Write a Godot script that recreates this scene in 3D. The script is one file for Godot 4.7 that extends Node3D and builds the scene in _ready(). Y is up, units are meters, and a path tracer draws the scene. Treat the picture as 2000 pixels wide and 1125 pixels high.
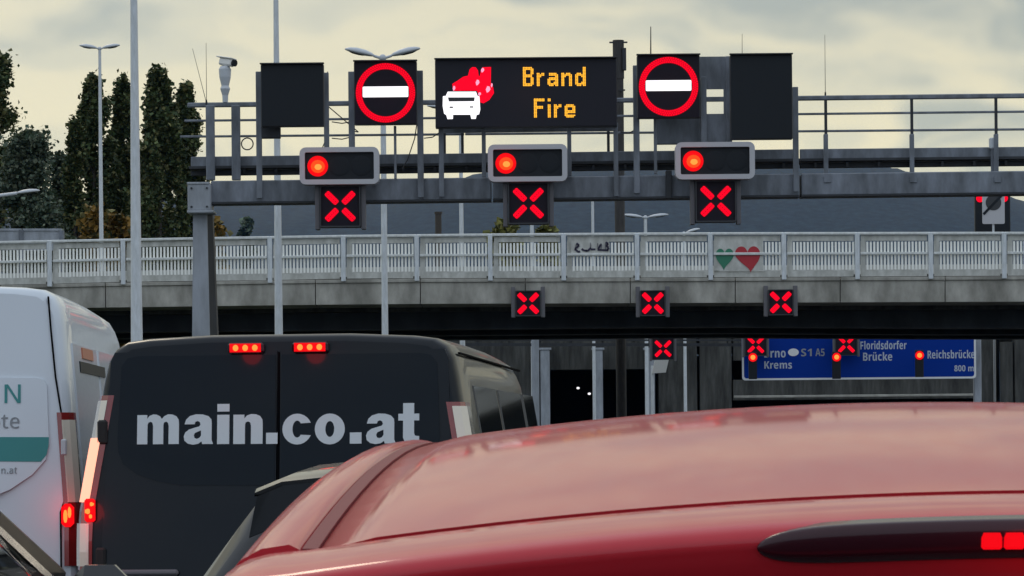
extends Node3D
# A traffic jam at dusk below an overhead sign gantry, seen through a long lens.

const F := 6600.0                      # focal length in pixels of a 2000 x 1125 frame
const EYE := Vector3(0, 1.42, 0)
const ROLL := -0.5                     # degrees

var taken := {}
var org := {}
var rng := RandomNumberGenerator.new()
var mats := {}

# ------------------------------------------------------------------ mesh builder
class M:
	var v := PackedVector3Array()
	var g := PackedInt32Array()
	var c := PackedColorArray()
	var tint := Color.WHITE
	var sg := 1

	func tri(a: Vector3, b: Vector3, d: Vector3, s := -1) -> void:
		v.append(a); v.append(b); v.append(d); g.append(s); c.append(tint)

	func quad(a: Vector3, b: Vector3, d: Vector3, e: Vector3, s := -1) -> void:
		tri(a, b, d, s); tri(a, d, e, s)

	func out_tri(a: Vector3, b: Vector3, d: Vector3, mid: Vector3, s := -1) -> void:
		if (b - a).cross(d - a).dot((a + b + d) / 3.0 - mid) > 0.0:
			tri(a, d, b, s)
		else:
			tri(a, b, d, s)

	func out_quad(a: Vector3, b: Vector3, d: Vector3, e: Vector3, mid: Vector3, s := -1) -> void:
		out_tri(a, b, d, mid, s); out_tri(a, d, e, mid, s)

	func fix(from: int) -> void:            # turns the triangles added since then outwards
		var n := v.size() / 3
		var mid := Vector3.ZERO
		for i in range(from * 3, v.size()):
			mid += v[i]
		mid /= maxf(1.0, float(v.size() - from * 3))
		var vol := 0.0
		for i in range(from, n):
			vol += (v[i * 3] - mid).dot((v[i * 3 + 1] - mid).cross(v[i * 3 + 2] - mid))
		if vol > 0.0:
			for i in range(from, n):
				var t := v[i * 3 + 1]
				v[i * 3 + 1] = v[i * 3 + 2]
				v[i * 3 + 2] = t

	func eight(p: Array) -> void:           # p: 0-3 one face round, 4-7 the opposite one
		var mid := Vector3.ZERO
		for q in p: mid += q / 8.0
		out_quad(p[0], p[1], p[2], p[3], mid); out_quad(p[4], p[5], p[6], p[7], mid)
		for i in 4:
			var j := (i + 1) % 4
			out_quad(p[i], p[j], p[4 + j], p[4 + i], mid)

	func box(mid: Vector3, size: Vector3, b := 0.0, basis := Basis()) -> void:
		var h := size / 2.0
		if b <= 0.0:
			var p := []
			for z in [-1, 1]:
				for q in [[-1, -1], [1, -1], [1, 1], [-1, 1]]:
					p.append(mid + basis * Vector3(q[0] * h.x, q[1] * h.y, z * h.z))
			eight(p)
			return
		var at := func(k: int, s: Vector3) -> Vector3:
			var e := h - Vector3(b, b, b)
			e[k] = h[k]
			return mid + basis * (e * s)
		for k in 3:
			var i := (k + 1) % 3
			var j := (k + 2) % 3
			for s in [-1.0, 1.0]:
				var q := []
				for w in [[-1, -1], [1, -1], [1, 1], [-1, 1]]:
					var d := Vector3.ZERO
					d[k] = s; d[i] = w[0]; d[j] = w[1]
					q.append(at.call(k, d))
				out_quad(q[0], q[1], q[2], q[3], mid)
			for si in [-1.0, 1.0]:
				for sj in [-1.0, 1.0]:
					var d0 := Vector3.ZERO
					d0[k] = -1; d0[i] = si; d0[j] = sj
					var d1 := d0
					d1[k] = 1
					out_quad(at.call(i, d0), at.call(i, d1), at.call(j, d1), at.call(j, d0), mid)
		for x in [-1.0, 1.0]:
			for y in [-1.0, 1.0]:
				for z in [-1.0, 1.0]:
					var d := Vector3(x, y, z)
					out_tri(at.call(0, d), at.call(1, d), at.call(2, d), mid)

	func bar(a: Vector3, b: Vector3, w: float, h: float, bevel := 0.0) -> void:   # w across, h upright
		var z := (b - a).normalized()
		var up := Vector3.UP if absf(z.y) < 0.95 else Vector3.BACK
		var x := up.cross(z).normalized()
		var y := z.cross(x)
		box((a + b) / 2.0, Vector3(w, h, a.distance_to(b)), bevel, Basis(x, y, z))

	func cyl(a: Vector3, b: Vector3, r0: float, r1: float, n := 12, caps := true) -> void:
		var z := (b - a).normalized()
		var x := z.cross(Vector3.RIGHT if absf(z.x) < 0.8 else Vector3.UP).normalized()
		var y := z.cross(x)
		sg += 1
		var mid := (a + b) / 2.0
		for i in n:
			var t0 := TAU * i / n
			var t1 := TAU * (i + 1) / n
			var u0 := x * cos(t0) + y * sin(t0)
			var u1 := x * cos(t1) + y * sin(t1)
			out_quad(a + u0 * r0, a + u1 * r0, b + u1 * r1, b + u0 * r1, mid, sg)
			if caps:
				out_tri(a, a + u0 * r0, a + u1 * r0, mid)
				out_tri(b, b + u0 * r1, b + u1 * r1, mid)

	func tube(p: Array, r: float, n := 6) -> void:
		for i in p.size() - 1:
			cyl(p[i], p[i + 1], r, r, n, i == 0 or i == p.size() - 2)

	func ball(mid: Vector3, r: Vector3, n := 12, basis := Basis()) -> void:
		sg += 1
		for i in n / 2:
			for j in n:
				var q := []
				for k in [[i, j], [i + 1, j], [i + 1, j + 1], [i, j + 1]]:
					var a: float = PI * k[0] / (n / 2)
					var b: float = TAU * k[1] / n
					q.append(mid + basis * (r * Vector3(sin(a) * cos(b), cos(a), sin(a) * sin(b))))
				if i > 0: out_tri(q[0], q[1], q[3], mid, sg)
				if i < n / 2 - 1: out_tri(q[3], q[1], q[2], mid, sg)

	func prism(poly: PackedVector2Array, z0: float, z1: float, xf := Transform3D(), smooth := false) -> void:
		var from := v.size() / 3
		var t := Geometry2D.triangulate_polygon(poly)
		for i in range(0, t.size(), 3):
			var p := [poly[t[i]], poly[t[i + 1]], poly[t[i + 2]]]
			tri(xf * Vector3(p[0].x, p[0].y, z1), xf * Vector3(p[1].x, p[1].y, z1), xf * Vector3(p[2].x, p[2].y, z1))
			tri(xf * Vector3(p[0].x, p[0].y, z0), xf * Vector3(p[2].x, p[2].y, z0), xf * Vector3(p[1].x, p[1].y, z0))
		var cw := Geometry2D.is_polygon_clockwise(poly)
		# triangulate_polygon keeps the polygon's own turn, so the sides follow it
		var tw := 0.0
		for i in range(0, t.size(), 3):
			tw += (poly[t[i + 1]] - poly[t[i]]).cross(poly[t[i + 2]] - poly[t[i]])
		var area := 0.0
		for i in poly.size():
			area += poly[i].cross(poly[(i + 1) % poly.size()])
		var same := tw * area > 0.0
		sg += 1
		for i in poly.size():
			var a := poly[i]
			var b := poly[(i + 1) % poly.size()]
			if not same:
				var k := a
				a = b
				b = k
			quad(xf * Vector3(b.x, b.y, z1), xf * Vector3(a.x, a.y, z1), xf * Vector3(a.x, a.y, z0), xf * Vector3(b.x, b.y, z0), sg if smooth else -1)
		fix(from)

	func frame(outer: PackedVector2Array, inner: PackedVector2Array, z0: float, z1: float, xf := Transform3D()) -> void:
		var n := outer.size()               # a flat ring between two outlines with the same number of corners
		for i in n:
			var j := (i + 1) % n
			var p := []
			for z in [z0, z1]:
				for q in [outer[i], outer[j], inner[j], inner[i]]:
					p.append(xf * Vector3(q.x, q.y, z))
			eight(p)

	func loft(rings: Array, cap0 := true, cap1 := true, closed := true, s := true) -> void:
		var from := v.size() / 3
		sg += 1
		var n: int = rings[0].size()
		for k in rings.size() - 1:
			for i in (n if closed else n - 1):
				var j := (i + 1) % n
				quad(rings[k][i], rings[k][j], rings[k + 1][j], rings[k + 1][i], sg if s else -1)
		for k in [0, rings.size() - 1]:
			if (k == 0 and not cap0) or (k > 0 and not cap1):
				continue
			var mid := Vector3.ZERO
			for q in rings[k]: mid += q / float(n)
			sg += 1
			for i in n:
				var j := (i + 1) % n
				if k == 0: tri(mid, rings[k][j], rings[k][i], sg)
				else: tri(mid, rings[k][i], rings[k][j], sg)
		fix(from)

	func done(off := Vector3.ZERO) -> ArrayMesh:
		var st := SurfaceTool.new()
		st.begin(Mesh.PRIMITIVE_TRIANGLES)
		for i in g.size():
			st.set_smooth_group(g[i])
			for k in 3:
				st.set_color(c[i])
				st.add_vertex(v[i * 3 + k] - off)
		st.generate_normals()
		st.index()
		return st.commit()

# ------------------------------------------------------------------ nodes
func numbered(called: String) -> String:
	taken[called] = taken.get(called, -1) + 1
	return called if taken[called] == 0 else "%s_%03d" % [called, taken[called]]

func tag(o: Node, label := "", category := "", group := "", kind := "") -> void:
	if label: o.set_meta("label", label)
	if category: o.set_meta("category", category)
	if group: o.set_meta("group", group)
	if kind: o.set_meta("kind", kind)

func thing(called: String, label: String, category: String, at := Vector3.ZERO, turn := 0.0, group := "") -> Node3D:
	var o := Node3D.new()
	o.name = numbered(called)
	add_child(o)
	o.position = at
	o.rotation.y = turn
	tag(o, label, category, group)
	return o

func part(called: String, m: M, material: Material, parent: Node = self) -> MeshInstance3D:
	var o := MeshInstance3D.new()
	o.name = called if parent != self else numbered(called)
	o.mesh = m.done(org.get(parent, Vector3.ZERO))
	o.material_override = material
	parent.add_child(o, true)
	if org.has(parent) and parent != self: org[o] = org[parent]
	return o

func shape(called: String, mesh: Mesh, material: Material, parent: Node, at := Vector3.ZERO) -> MeshInstance3D:
	var o := MeshInstance3D.new()
	o.name = called
	o.mesh = mesh
	o.material_override = material
	parent.add_child(o, true)
	o.position = at
	return o

func ground_thing(called: String, label: String, category: String, at: Vector3, group := "") -> Node3D:
	var o := thing(called, label, category, at, 0.0, group)   # parts are given in world places
	org[o] = at
	return o

func copy(o: Node3D, at: Vector3, label: String) -> Node3D:
	var c: Node3D = o.duplicate()
	c.name = numbered(String(o.name).rstrip("0123456789").rstrip("_"))
	add_child(c)
	c.position = at
	c.set_meta("label", label)
	return c

func P(px: float, py: float, d: float) -> Vector3:             # the point that far away in that direction
	return EYE + Basis(Vector3.BACK, deg_to_rad(ROLL)) * (Vector3((px - 1000.0) / F, (900.0 - py) / F, -1.0) * d)

func at_y(px: float, d: float, y := 0.0) -> Vector3:
	var p := P(px, 700, d)
	return Vector3(p.x, y, p.z)

func upright(m: M, px: float, y0: float, y1: float, d: float, w: float, deep: float, bevel := 0.0) -> void:
	var a := P(px, y0, d)
	var b := P(px, y1, d)
	m.box(Vector3((a.x + b.x) / 2, (a.y + b.y) / 2, a.z), Vector3(w, absf(a.y - b.y), deep), bevel)

func rect(w: float, h: float, r: float, n := 5, at := Vector2.ZERO) -> PackedVector2Array:
	var p := PackedVector2Array()
	for k in 4:
		var mid := Vector2((w / 2 - r) * [1, -1, -1, 1][k], (h / 2 - r) * [1, 1, -1, -1][k])
		for i in n + 1:
			var a := PI / 2 * (k + float(i) / n)
			p.append(at + mid + Vector2(cos(a), sin(a)) * r)
	return p

func disc(r: float, n := 24, at := Vector2.ZERO) -> PackedVector2Array:
	var p := PackedVector2Array()
	for i in n: p.append(at + Vector2(cos(TAU * i / n), sin(TAU * i / n)) * r)
	return p

func curve(keys: Array, x: float) -> float:                    # keys: [x, y] pairs, straight between
	if x <= keys[0][0]: return keys[0][1]
	for i in keys.size() - 1:
		if x <= keys[i + 1][0]:
			return lerpf(keys[i][1], keys[i + 1][1], (x - keys[i][0]) / (keys[i + 1][0] - keys[i][0]))
	return keys[-1][1]

# ------------------------------------------------------------------ materials
func lin(r: float, g: float, b: float) -> Color:
	return Color(r, g, b).linear_to_srgb()

func mat(called: String, col: Color, rough := 0.6, metal := 0.0, spec := 0.5) -> StandardMaterial3D:
	var m := StandardMaterial3D.new()
	m.resource_name = called
	m.albedo_color = col
	m.roughness = rough
	m.metallic = metal
	m.metallic_specular = spec
	mats[called] = m
	return m

func glow(called: String, r: float, g: float, b: float, power := 1.0, base := Color(0.15, 0.02, 0.02)) -> StandardMaterial3D:
	var m := mat(called, base, 0.5, 0.0, 0.15)
	m.emission_enabled = true
	m.emission = lin(r, g, b)
	m.emission_energy_multiplier = power
	return m

func mottle(m: StandardMaterial3D, seed_: int, freq: float, low: float, scale: Vector3, relief := 0.0, size := 512) -> void:
	var t := NoiseTexture2D.new()
	var n := FastNoiseLite.new()
	n.seed = seed_
	n.frequency = freq
	n.fractal_octaves = 6
	n.fractal_gain = 0.62
	t.noise = n
	t.width = size
	t.height = size
	t.seamless = true
	var gr := Gradient.new()
	gr.set_color(0, Color(low, low, low * 0.98))
	gr.set_color(1, Color.WHITE)
	t.color_ramp = gr
	m.albedo_texture = t
	m.uv1_triplanar = true
	m.uv1_world_triplanar = true
	m.uv1_scale = scale
	if relief > 0.0:
		m.heightmap_enabled = true
		m.heightmap_texture = t
		m.heightmap_scale = relief

func coat(m: StandardMaterial3D, amount := 1.0, rough := 0.04) -> StandardMaterial3D:
	m.clearcoat_enabled = true
	m.clearcoat = amount
	m.clearcoat_roughness = rough
	return m

func materials() -> void:
	mottle(mat("steel", lin(0.25, 0.275, 0.32), 0.55, 0.0, 0.4), 3, 0.012, 0.64, Vector3(0.35, 0.12, 0.35))
	mottle(mat("steel_light", lin(0.38, 0.41, 0.46), 0.5), 5, 0.012, 0.78, Vector3(0.35, 0.1, 0.35))
	mottle(mat("dark_steel", lin(0.03, 0.034, 0.042), 0.6), 7, 0.012, 0.7, Vector3(0.3, 0.12, 0.3))
	mottle(mat("galvanised", lin(0.72, 0.76, 0.80), 0.45, 0.0), 9, 0.02, 0.84, Vector3(1.2, 0.25, 1.2))
	mottle(mat("rust_steel", lin(0.055, 0.05, 0.048), 0.7), 11, 0.02, 0.6, Vector3(0.8, 0.2, 0.8))
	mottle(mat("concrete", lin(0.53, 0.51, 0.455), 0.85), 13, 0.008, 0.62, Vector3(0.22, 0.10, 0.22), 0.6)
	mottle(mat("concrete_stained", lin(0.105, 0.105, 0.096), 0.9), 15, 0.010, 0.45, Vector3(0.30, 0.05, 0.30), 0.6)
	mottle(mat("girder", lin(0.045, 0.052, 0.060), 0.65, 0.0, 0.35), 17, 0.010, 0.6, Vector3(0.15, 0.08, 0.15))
	mottle(mat("railing_paint", lin(0.78, 0.80, 0.79), 0.5), 19, 0.02, 0.85, Vector3(0.5, 0.25, 0.5))
	mottle(mat("railing_sheet", lin(0.66, 0.66, 0.62), 0.6), 21, 0.012, 0.78, Vector3(0.4, 0.2, 0.4))
	mat("baluster_white", lin(0.93, 0.93, 0.87), 0.4)
	mat("black_panel", lin(0.008, 0.011, 0.015), 0.5, 0.0, 0.35)
	mat("panel_edge", lin(0.03, 0.032, 0.036), 0.55)
	mat("display_face", lin(0.02, 0.02, 0.027), 0.6, 0.0, 0.3)
	mat("cross_face", lin(0.012, 0.009, 0.016), 0.55, 0.0, 0.3)
	mat("signal_frame", lin(0.46, 0.46, 0.48), 0.5)
	mat("bracket_grey", lin(0.12, 0.115, 0.125), 0.6)
	mat("cable", lin(0.02, 0.02, 0.022), 0.6)
	mat("lamp_grey", lin(0.52, 0.55, 0.58), 0.4)
	mat("white_plastic", lin(0.75, 0.74, 0.70), 0.4)
	glow("led_red", 1.0, 0.001, 0.020, 1.15)
	glow("led_red_base", 1.0, 0.001, 0.016, 0.55)
	glow("led_pink", 1.0, 0.35, 0.55, 1.2)
	glow("led_red_deep", 1.0, 0.002, 0.008, 0.95)
	glow("lamp_red", 1.0, 0.004, 0.008, 1.0)
	glow("lamp_mid", 1.0, 0.075, 0.012, 1.1)
	glow("lamp_core", 1.0, 0.30, 0.05, 1.3)
	glow("led_white", 1.0, 0.97, 1.0, 1.25, Color(0.6, 0.6, 0.6))
	glow("led_amber", 1.0, 0.47, 0.035, 1.4, Color(0.2, 0.1, 0.02))
	glow("tail_glow", 1.0, 0.40, 0.27, 1.7)
	glow("brake_dim", 0.9, 0.03, 0.02, 0.9)
	# vehicles
	coat(mat("black_paint", lin(0.005, 0.008, 0.012), 0.35, 0.0, 0.25), 0.3, 0.05)
	coat(mat("black_door_glass", lin(0.002, 0.006, 0.011), 0.2, 0.0, 0.25), 0.15, 0.03)
	coat(mat("white_paint", lin(0.62, 0.67, 0.72), 0.4), 0.6, 0.06)
	coat(mat("red_paint", lin(0.47, 0.018, 0.030), 0.45, 0.0, 0.25), 0.62, 0.07)
	var dust := NoiseTexture2D.new()
	var dn := FastNoiseLite.new()
	dn.seed = 31
	dn.frequency = 0.02
	dn.fractal_octaves = 5
	dust.noise = dn
	dust.seamless = true
	var dg := Gradient.new()
	dg.set_color(0, Color(0.84, 0.84, 0.84))
	dg.set_color(1, Color.WHITE)
	dust.color_ramp = dg
	for name_ in ["red_paint", "white_paint", "black_paint"]:
		mats[name_].clearcoat_texture = dust
		mats[name_].uv1_triplanar = true
		mats[name_].uv1_scale = Vector3(2.5, 2.5, 0.7)
	coat(mat("dark_paint", lin(0.008, 0.009, 0.012), 0.35, 0.0, 0.3), 0.6, 0.04)
	mat("gap", lin(0.004, 0.004, 0.005), 0.8, 0.0, 0.1)
	mat("red_gap", lin(0.20, 0.045, 0.050), 0.5, 0.0, 0.2)
	mat("rubber", lin(0.012, 0.012, 0.012), 0.8)
	mat("rim", lin(0.45, 0.45, 0.46), 0.35, 0.8)
	mat("dark_glass", lin(0.012, 0.014, 0.015), 0.05, 0.0, 0.6)
	mat("rear_glass", lin(0.34, 0.39, 0.34), 0.08, 0.7)
	mat("chrome", lin(0.62, 0.63, 0.64), 0.18, 0.9)
	coat(mat("lens_red", lin(0.22, 0.012, 0.012), 0.2), 1.0)
	coat(mat("lens_smoked", lin(0.03, 0.004, 0.009), 0.25, 0.0, 0.3), 0.35)
	coat(mat("lens_clear", lin(0.72, 0.66, 0.55), 0.15), 1.0)
	mat("letter_white", lin(0.58, 0.64, 0.66), 0.5)
	mat("teal", lin(0.035, 0.24, 0.235), 0.5)
	mat("letter_grey", lin(0.24, 0.26, 0.28), 0.6)
	mat("sign_blue", lin(0.002, 0.032, 0.26), 0.5, 0.0, 0.2)
	mat("sign_white", lin(0.72, 0.73, 0.73), 0.5)
	mat("sign_letter", lin(0.42, 0.47, 0.55), 0.5)
	mat("reflection_orange", lin(0.50, 0.17, 0.09), 0.4)  # tone of the orange reflection painted on the white van flank
	mat("heart_red", lin(0.42, 0.025, 0.035), 0.6)
	mat("heart_green", lin(0.03, 0.19, 0.11), 0.6)
	mat("graffiti", lin(0.025, 0.02, 0.05), 0.6)
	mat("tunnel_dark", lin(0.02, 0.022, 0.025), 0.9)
	mottle(mat("asphalt", lin(0.055, 0.055, 0.057), 0.85), 23, 0.03, 0.7, Vector3(0.5, 0.5, 0.5), 0.3)
	mottle(mat("grass_ground", lin(0.06, 0.075, 0.035), 0.95), 25, 0.02, 0.5, Vector3(0.05, 0.05, 0.05))
	mat("road_paint", lin(0.7, 0.7, 0.68), 0.7)
	mottle(mat("hazed_forest_hill", lin(0.024, 0.048, 0.058), 0.95), 27, 0.03, 0.4, Vector3(0.004, 0.004, 0.004))  # forest green with some blue distance haze mixed into the colour
	mat("bark", lin(0.06, 0.05, 0.04), 0.9)
	var leaf := mat("leaf", Color.WHITE, 0.6, 0.0, 0.3)
	leaf.vertex_color_use_as_albedo = true
	leaf.backlight_enabled = true
	leaf.backlight = Color(0.35, 0.4, 0.2)

# ------------------------------------------------------------------ sky
func sky_picture() -> Image:
	var w := 4096
	var h := 2048
	var im := Image.create(w, h, false, Image.FORMAT_RGBF)
	var n := FastNoiseLite.new()
	n.seed = 41
	n.frequency = 1.0
	n.fractal_octaves = 6
	n.fractal_gain = 0.55
	var n2 := FastNoiseLite.new()
	n2.seed = 77
	n2.frequency = 1.0
	n2.fractal_octaves = 4
	for y in h:
		var el := PI * (0.5 - (y + 0.5) / h)
		if el < -0.02:
			im.fill_rect(Rect2i(0, y, w, h - y), Color(0.20, 0.21, 0.20))
			break
		for x in w:
			var az := TAU * (x + 0.5) / w
			var dir := Vector3(sin(az) * cos(el), sin(el), -cos(az) * cos(el))
			var front := 0.5 + 0.5 * cos(az - 0.03)
			front *= front
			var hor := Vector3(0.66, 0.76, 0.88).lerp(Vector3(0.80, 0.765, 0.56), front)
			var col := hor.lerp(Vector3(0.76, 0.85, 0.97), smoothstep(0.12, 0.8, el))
			var east := clampf(sin(az) * 3.0, -1.0, 1.0)
			col = col.lerp(Vector3(0.65, 0.65, 0.54) * (1.0 - 0.10 * east), front * smoothstep(0.065, 0.15, el) * (1.0 - smoothstep(0.3, 0.8, el)) * 0.9)
			var warp := n2.get_noise_3d(dir.x * 5.0, dir.y * 12.0, dir.z * 5.0)
			var c := n.get_noise_3d(dir.x * 8.0 + warp, dir.y * 36.0 + dir.x * 5.0 + warp * 2.0, dir.z * 8.0)
			var c2 := n2.get_noise_3d(dir.x * 3.0 + 9.0, dir.y * 14.0, dir.z * 3.0)
			var dark := smoothstep(-0.08, 0.42, c * 0.9 + c2 * 0.7)
			var light := smoothstep(-0.05, 0.38, -c * 1.0 - c2 * 0.3)
			var soft := 1.0 - 0.6 * smoothstep(0.17, 0.6, el)
			col = col.lerp(col * Vector3(0.69, 0.755, 0.85), dark * soft)
			col = col.lerp(col * Vector3(1.17, 1.12, 1.04), light * soft)
			im.set_pixel(x, y, Color(col.x, col.y, col.z))
	return im

# ------------------------------------------------------------------ text and lamps
func font(bold := true, fat := 0.0) -> Font:
	var s := SystemFont.new()
	s.font_names = PackedStringArray(["Droid Sans"])
	s.font_weight = 700 if bold else 400
	if fat == 0.0: return s
	var f := FontVariation.new()
	f.base_font = s
	f.variation_embolden = fat
	return f

func letters(called: String, words: String, f: Font, material: Material, parent: Node, xf: Transform3D, w: float, h: float, deep := 0.004) -> MeshInstance3D:
	var t := TextMesh.new()                  # lower left corner of the lettering at xf, w wide and h high
	t.text = words
	t.font = f
	t.font_size = 64
	t.pixel_size = 0.01
	t.depth = 0.1
	t.horizontal_alignment = HORIZONTAL_ALIGNMENT_LEFT
	var box := t.get_aabb()
	var o := shape(called, t, material, parent)
	var s := Vector3(w / box.size.x, h / box.size.y, deep / 0.1)
	o.transform = xf * Transform3D(Basis.from_scale(s), -s * Vector3(box.position.x, box.position.y, box.position.z))
	return o

func lamp_light(called: String, at: Vector3, col: Color, energy: float, size: float, parent: Node) -> void:
	var l := OmniLight3D.new()
	l.name = called
	l.light_color = col
	l.light_energy = energy
	l.light_size = size
	l.omni_range = 20.0
	l.omni_attenuation = 2.0
	l.shadow_enabled = true
	parent.add_child(l, true)
	l.position = at

# ------------------------------------------------------------------ main
func _ready() -> void:
	rng.seed = 5
	var cam := Camera3D.new()
	cam.name = "camera"
	cam.position = EYE
	cam.rotation_degrees.z = ROLL
	cam.near = 0.3
	cam.far = 12000.0
	cam.projection = Camera3D.PROJECTION_FRUSTUM
	cam.size = 2.0 * cam.near * 562.5 / F
	cam.frustum_offset = Vector2(0.0, cam.near * 337.5 / F)
	cam.current = true
	var lens := CameraAttributesPhysical.new()
	lens.frustum_near = cam.near
	lens.frustum_far = cam.far
	lens.frustum_focal_length = 35.0
	lens.frustum_focus_distance = 70.0
	lens.exposure_aperture = 26.0
	cam.attributes = lens
	cam.size = 2.0 * cam.near * 562.5 / F
	add_child(cam)
	var we := WorldEnvironment.new()
	we.name = "world_environment"
	var e := Environment.new()
	e.background_mode = Environment.BG_SKY
	var sk := Sky.new()
	var pano := PanoramaSkyMaterial.new()
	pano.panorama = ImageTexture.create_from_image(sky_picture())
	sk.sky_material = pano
	e.sky = sk
	e.background_energy_multiplier = 1.0
	e.tonemap_mode = Environment.TONE_MAPPER_LINEAR
	e.tonemap_exposure = 1.0
	e.fog_enabled = true
	e.fog_mode = Environment.FOG_MODE_EXPONENTIAL
	e.fog_light_color = Color(0.30, 0.64, 1.0)
	e.fog_density = 0.000021
	e.sdfgi_enabled = true
	e.ssao_enabled = true
	e.ssil_enabled = true
	we.environment = e
	add_child(we)
	var sun := DirectionalLight3D.new()
	sun.name = "sun"
	sun.light_energy = 0.15
	sun.light_angular_distance = 14.0
	sun.light_color = Color(1.0, 0.93, 0.82)
	sun.shadow_enabled = true
	sun.rotation_degrees = Vector3(-38, 200, 0)
	add_child(sun)
	materials()
	setting()
	bridge()
	behind_bridge()
	trees()
	gantry()
	gantry_signs()
	street_lamps()
	vehicles()

# ------------------------------------------------------------------ ground, road, hills
func setting() -> void:
	var m := M.new()
	m.quad(Vector3(-4000, -0.03, 400), Vector3(-4000, -0.03, -6500), Vector3(4000, -0.03, -6500), Vector3(4000, -0.03, 400))
	tag(part("ground", m, mats.grass_ground), "dull green grass plain around the motorway", "", "", "structure")
	# the road bends gently to the right
	var line := []
	var p := Vector3(-1.6, 0, 60)
	var z := 60.0
	while z > -420.0:
		line.append(p)
		var turn := deg_to_rad(curve([[-420, 16], [-150, 9.5], [-60, 6.5], [0, 4.3], [60, 4.0]], z))
		p += Vector3(sin(turn), 0, -cos(turn)) * 6.0
		z = p.z
	var road := M.new()
	var paint := M.new()
	for i in line.size() - 1:
		var d: Vector3 = (line[i + 1] - line[i]).normalized()
		var s := Vector3(-d.z, 0, d.x)
		road.quad(line[i] - s * 15.0, line[i + 1] - s * 15.0, line[i + 1] + s * 7.5, line[i] + s * 7.5)
		for k in [-11.2, -7.6, -4.0, -0.2, 3.6]:
			var solid: bool = k == -11.2 or k == 3.6
			if not solid and i % 3 > 0: continue
			var h := Vector3(0, 0.004, 0)
			var q: Vector3 = line[i] + s * k + h
			var r: Vector3 = line[i + 1] + s * k + h
			paint.quad(q - s * 0.075, r - s * 0.075, r + s * 0.075, q + s * 0.075)
	tag(part("road", road, mats.asphalt), "grey asphalt motorway bending gently to the right", "", "", "structure")
	tag(part("road_marking", paint, mats.road_paint), "white lane lines on the motorway", "", "", "structure")
	# wooded ridge far away
	var ridge := [[-900, 430], [0, 408], [420, 402], [560, 399], [760, 380], [940, 348], [1120, 331], [1300, 327], [1560, 323], [1640, 325], [1690, 334], [1780, 355], [1890, 384], [1940, 398], [2000, 419], [2300, 445], [3000, 470]]
	var n := FastNoiseLite.new()
	n.seed = 9
	n.frequency = 0.012
	n.fractal_octaves = 4
	var hill := M.new()
	var rows := []
	for j in 26:
		var d := 3000.0 + j * 110.0
		var row := PackedVector3Array()
		for i in 261:
			var px := -900.0 + i * 15.0
			var x := (px - 1000.0) / F * 4400.0
			var top := P(px, curve(ridge, px), 4400.0).y
			var up := sin(clampf((d - 3000.0) / 1400.0, 0, 1) * PI / 2) if d < 4400 else cos((d - 4400.0) / 1500.0 * PI / 2)
			row.append(Vector3(x, maxf(-5.0, top * up + n.get_noise_2d(x, d) * 9.0 * up - 1.0), -d))
		rows.append(row)
	for j in rows.size() - 1:
		for i in 260:
			hill.quad(rows[j][i], rows[j + 1][i], rows[j + 1][i + 1], rows[j][i + 1], 5)
	tag(part("hills", hill, mats.hazed_forest_hill), "hazy blue wooded ridge on the horizon", "", "", "structure")

# ------------------------------------------------------------------ road bridge
const BD := 97.0
var rail_top := [[-420, 481], [0, 471], [340, 464.5], [680, 459], [1000, 456], [1340, 454], [2000, 453], [2500, 454]]
var slab_top := [[-420, 566], [100, 556], [240, 552], [560, 548.5], [680, 545.5], [1340, 543.5], [2000, 540], [2500, 538]]
var slab_low := [[-420, 610], [240, 600], [560, 596], [680, 594], [1340, 591.5], [2000, 589], [2500, 588]]

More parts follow.
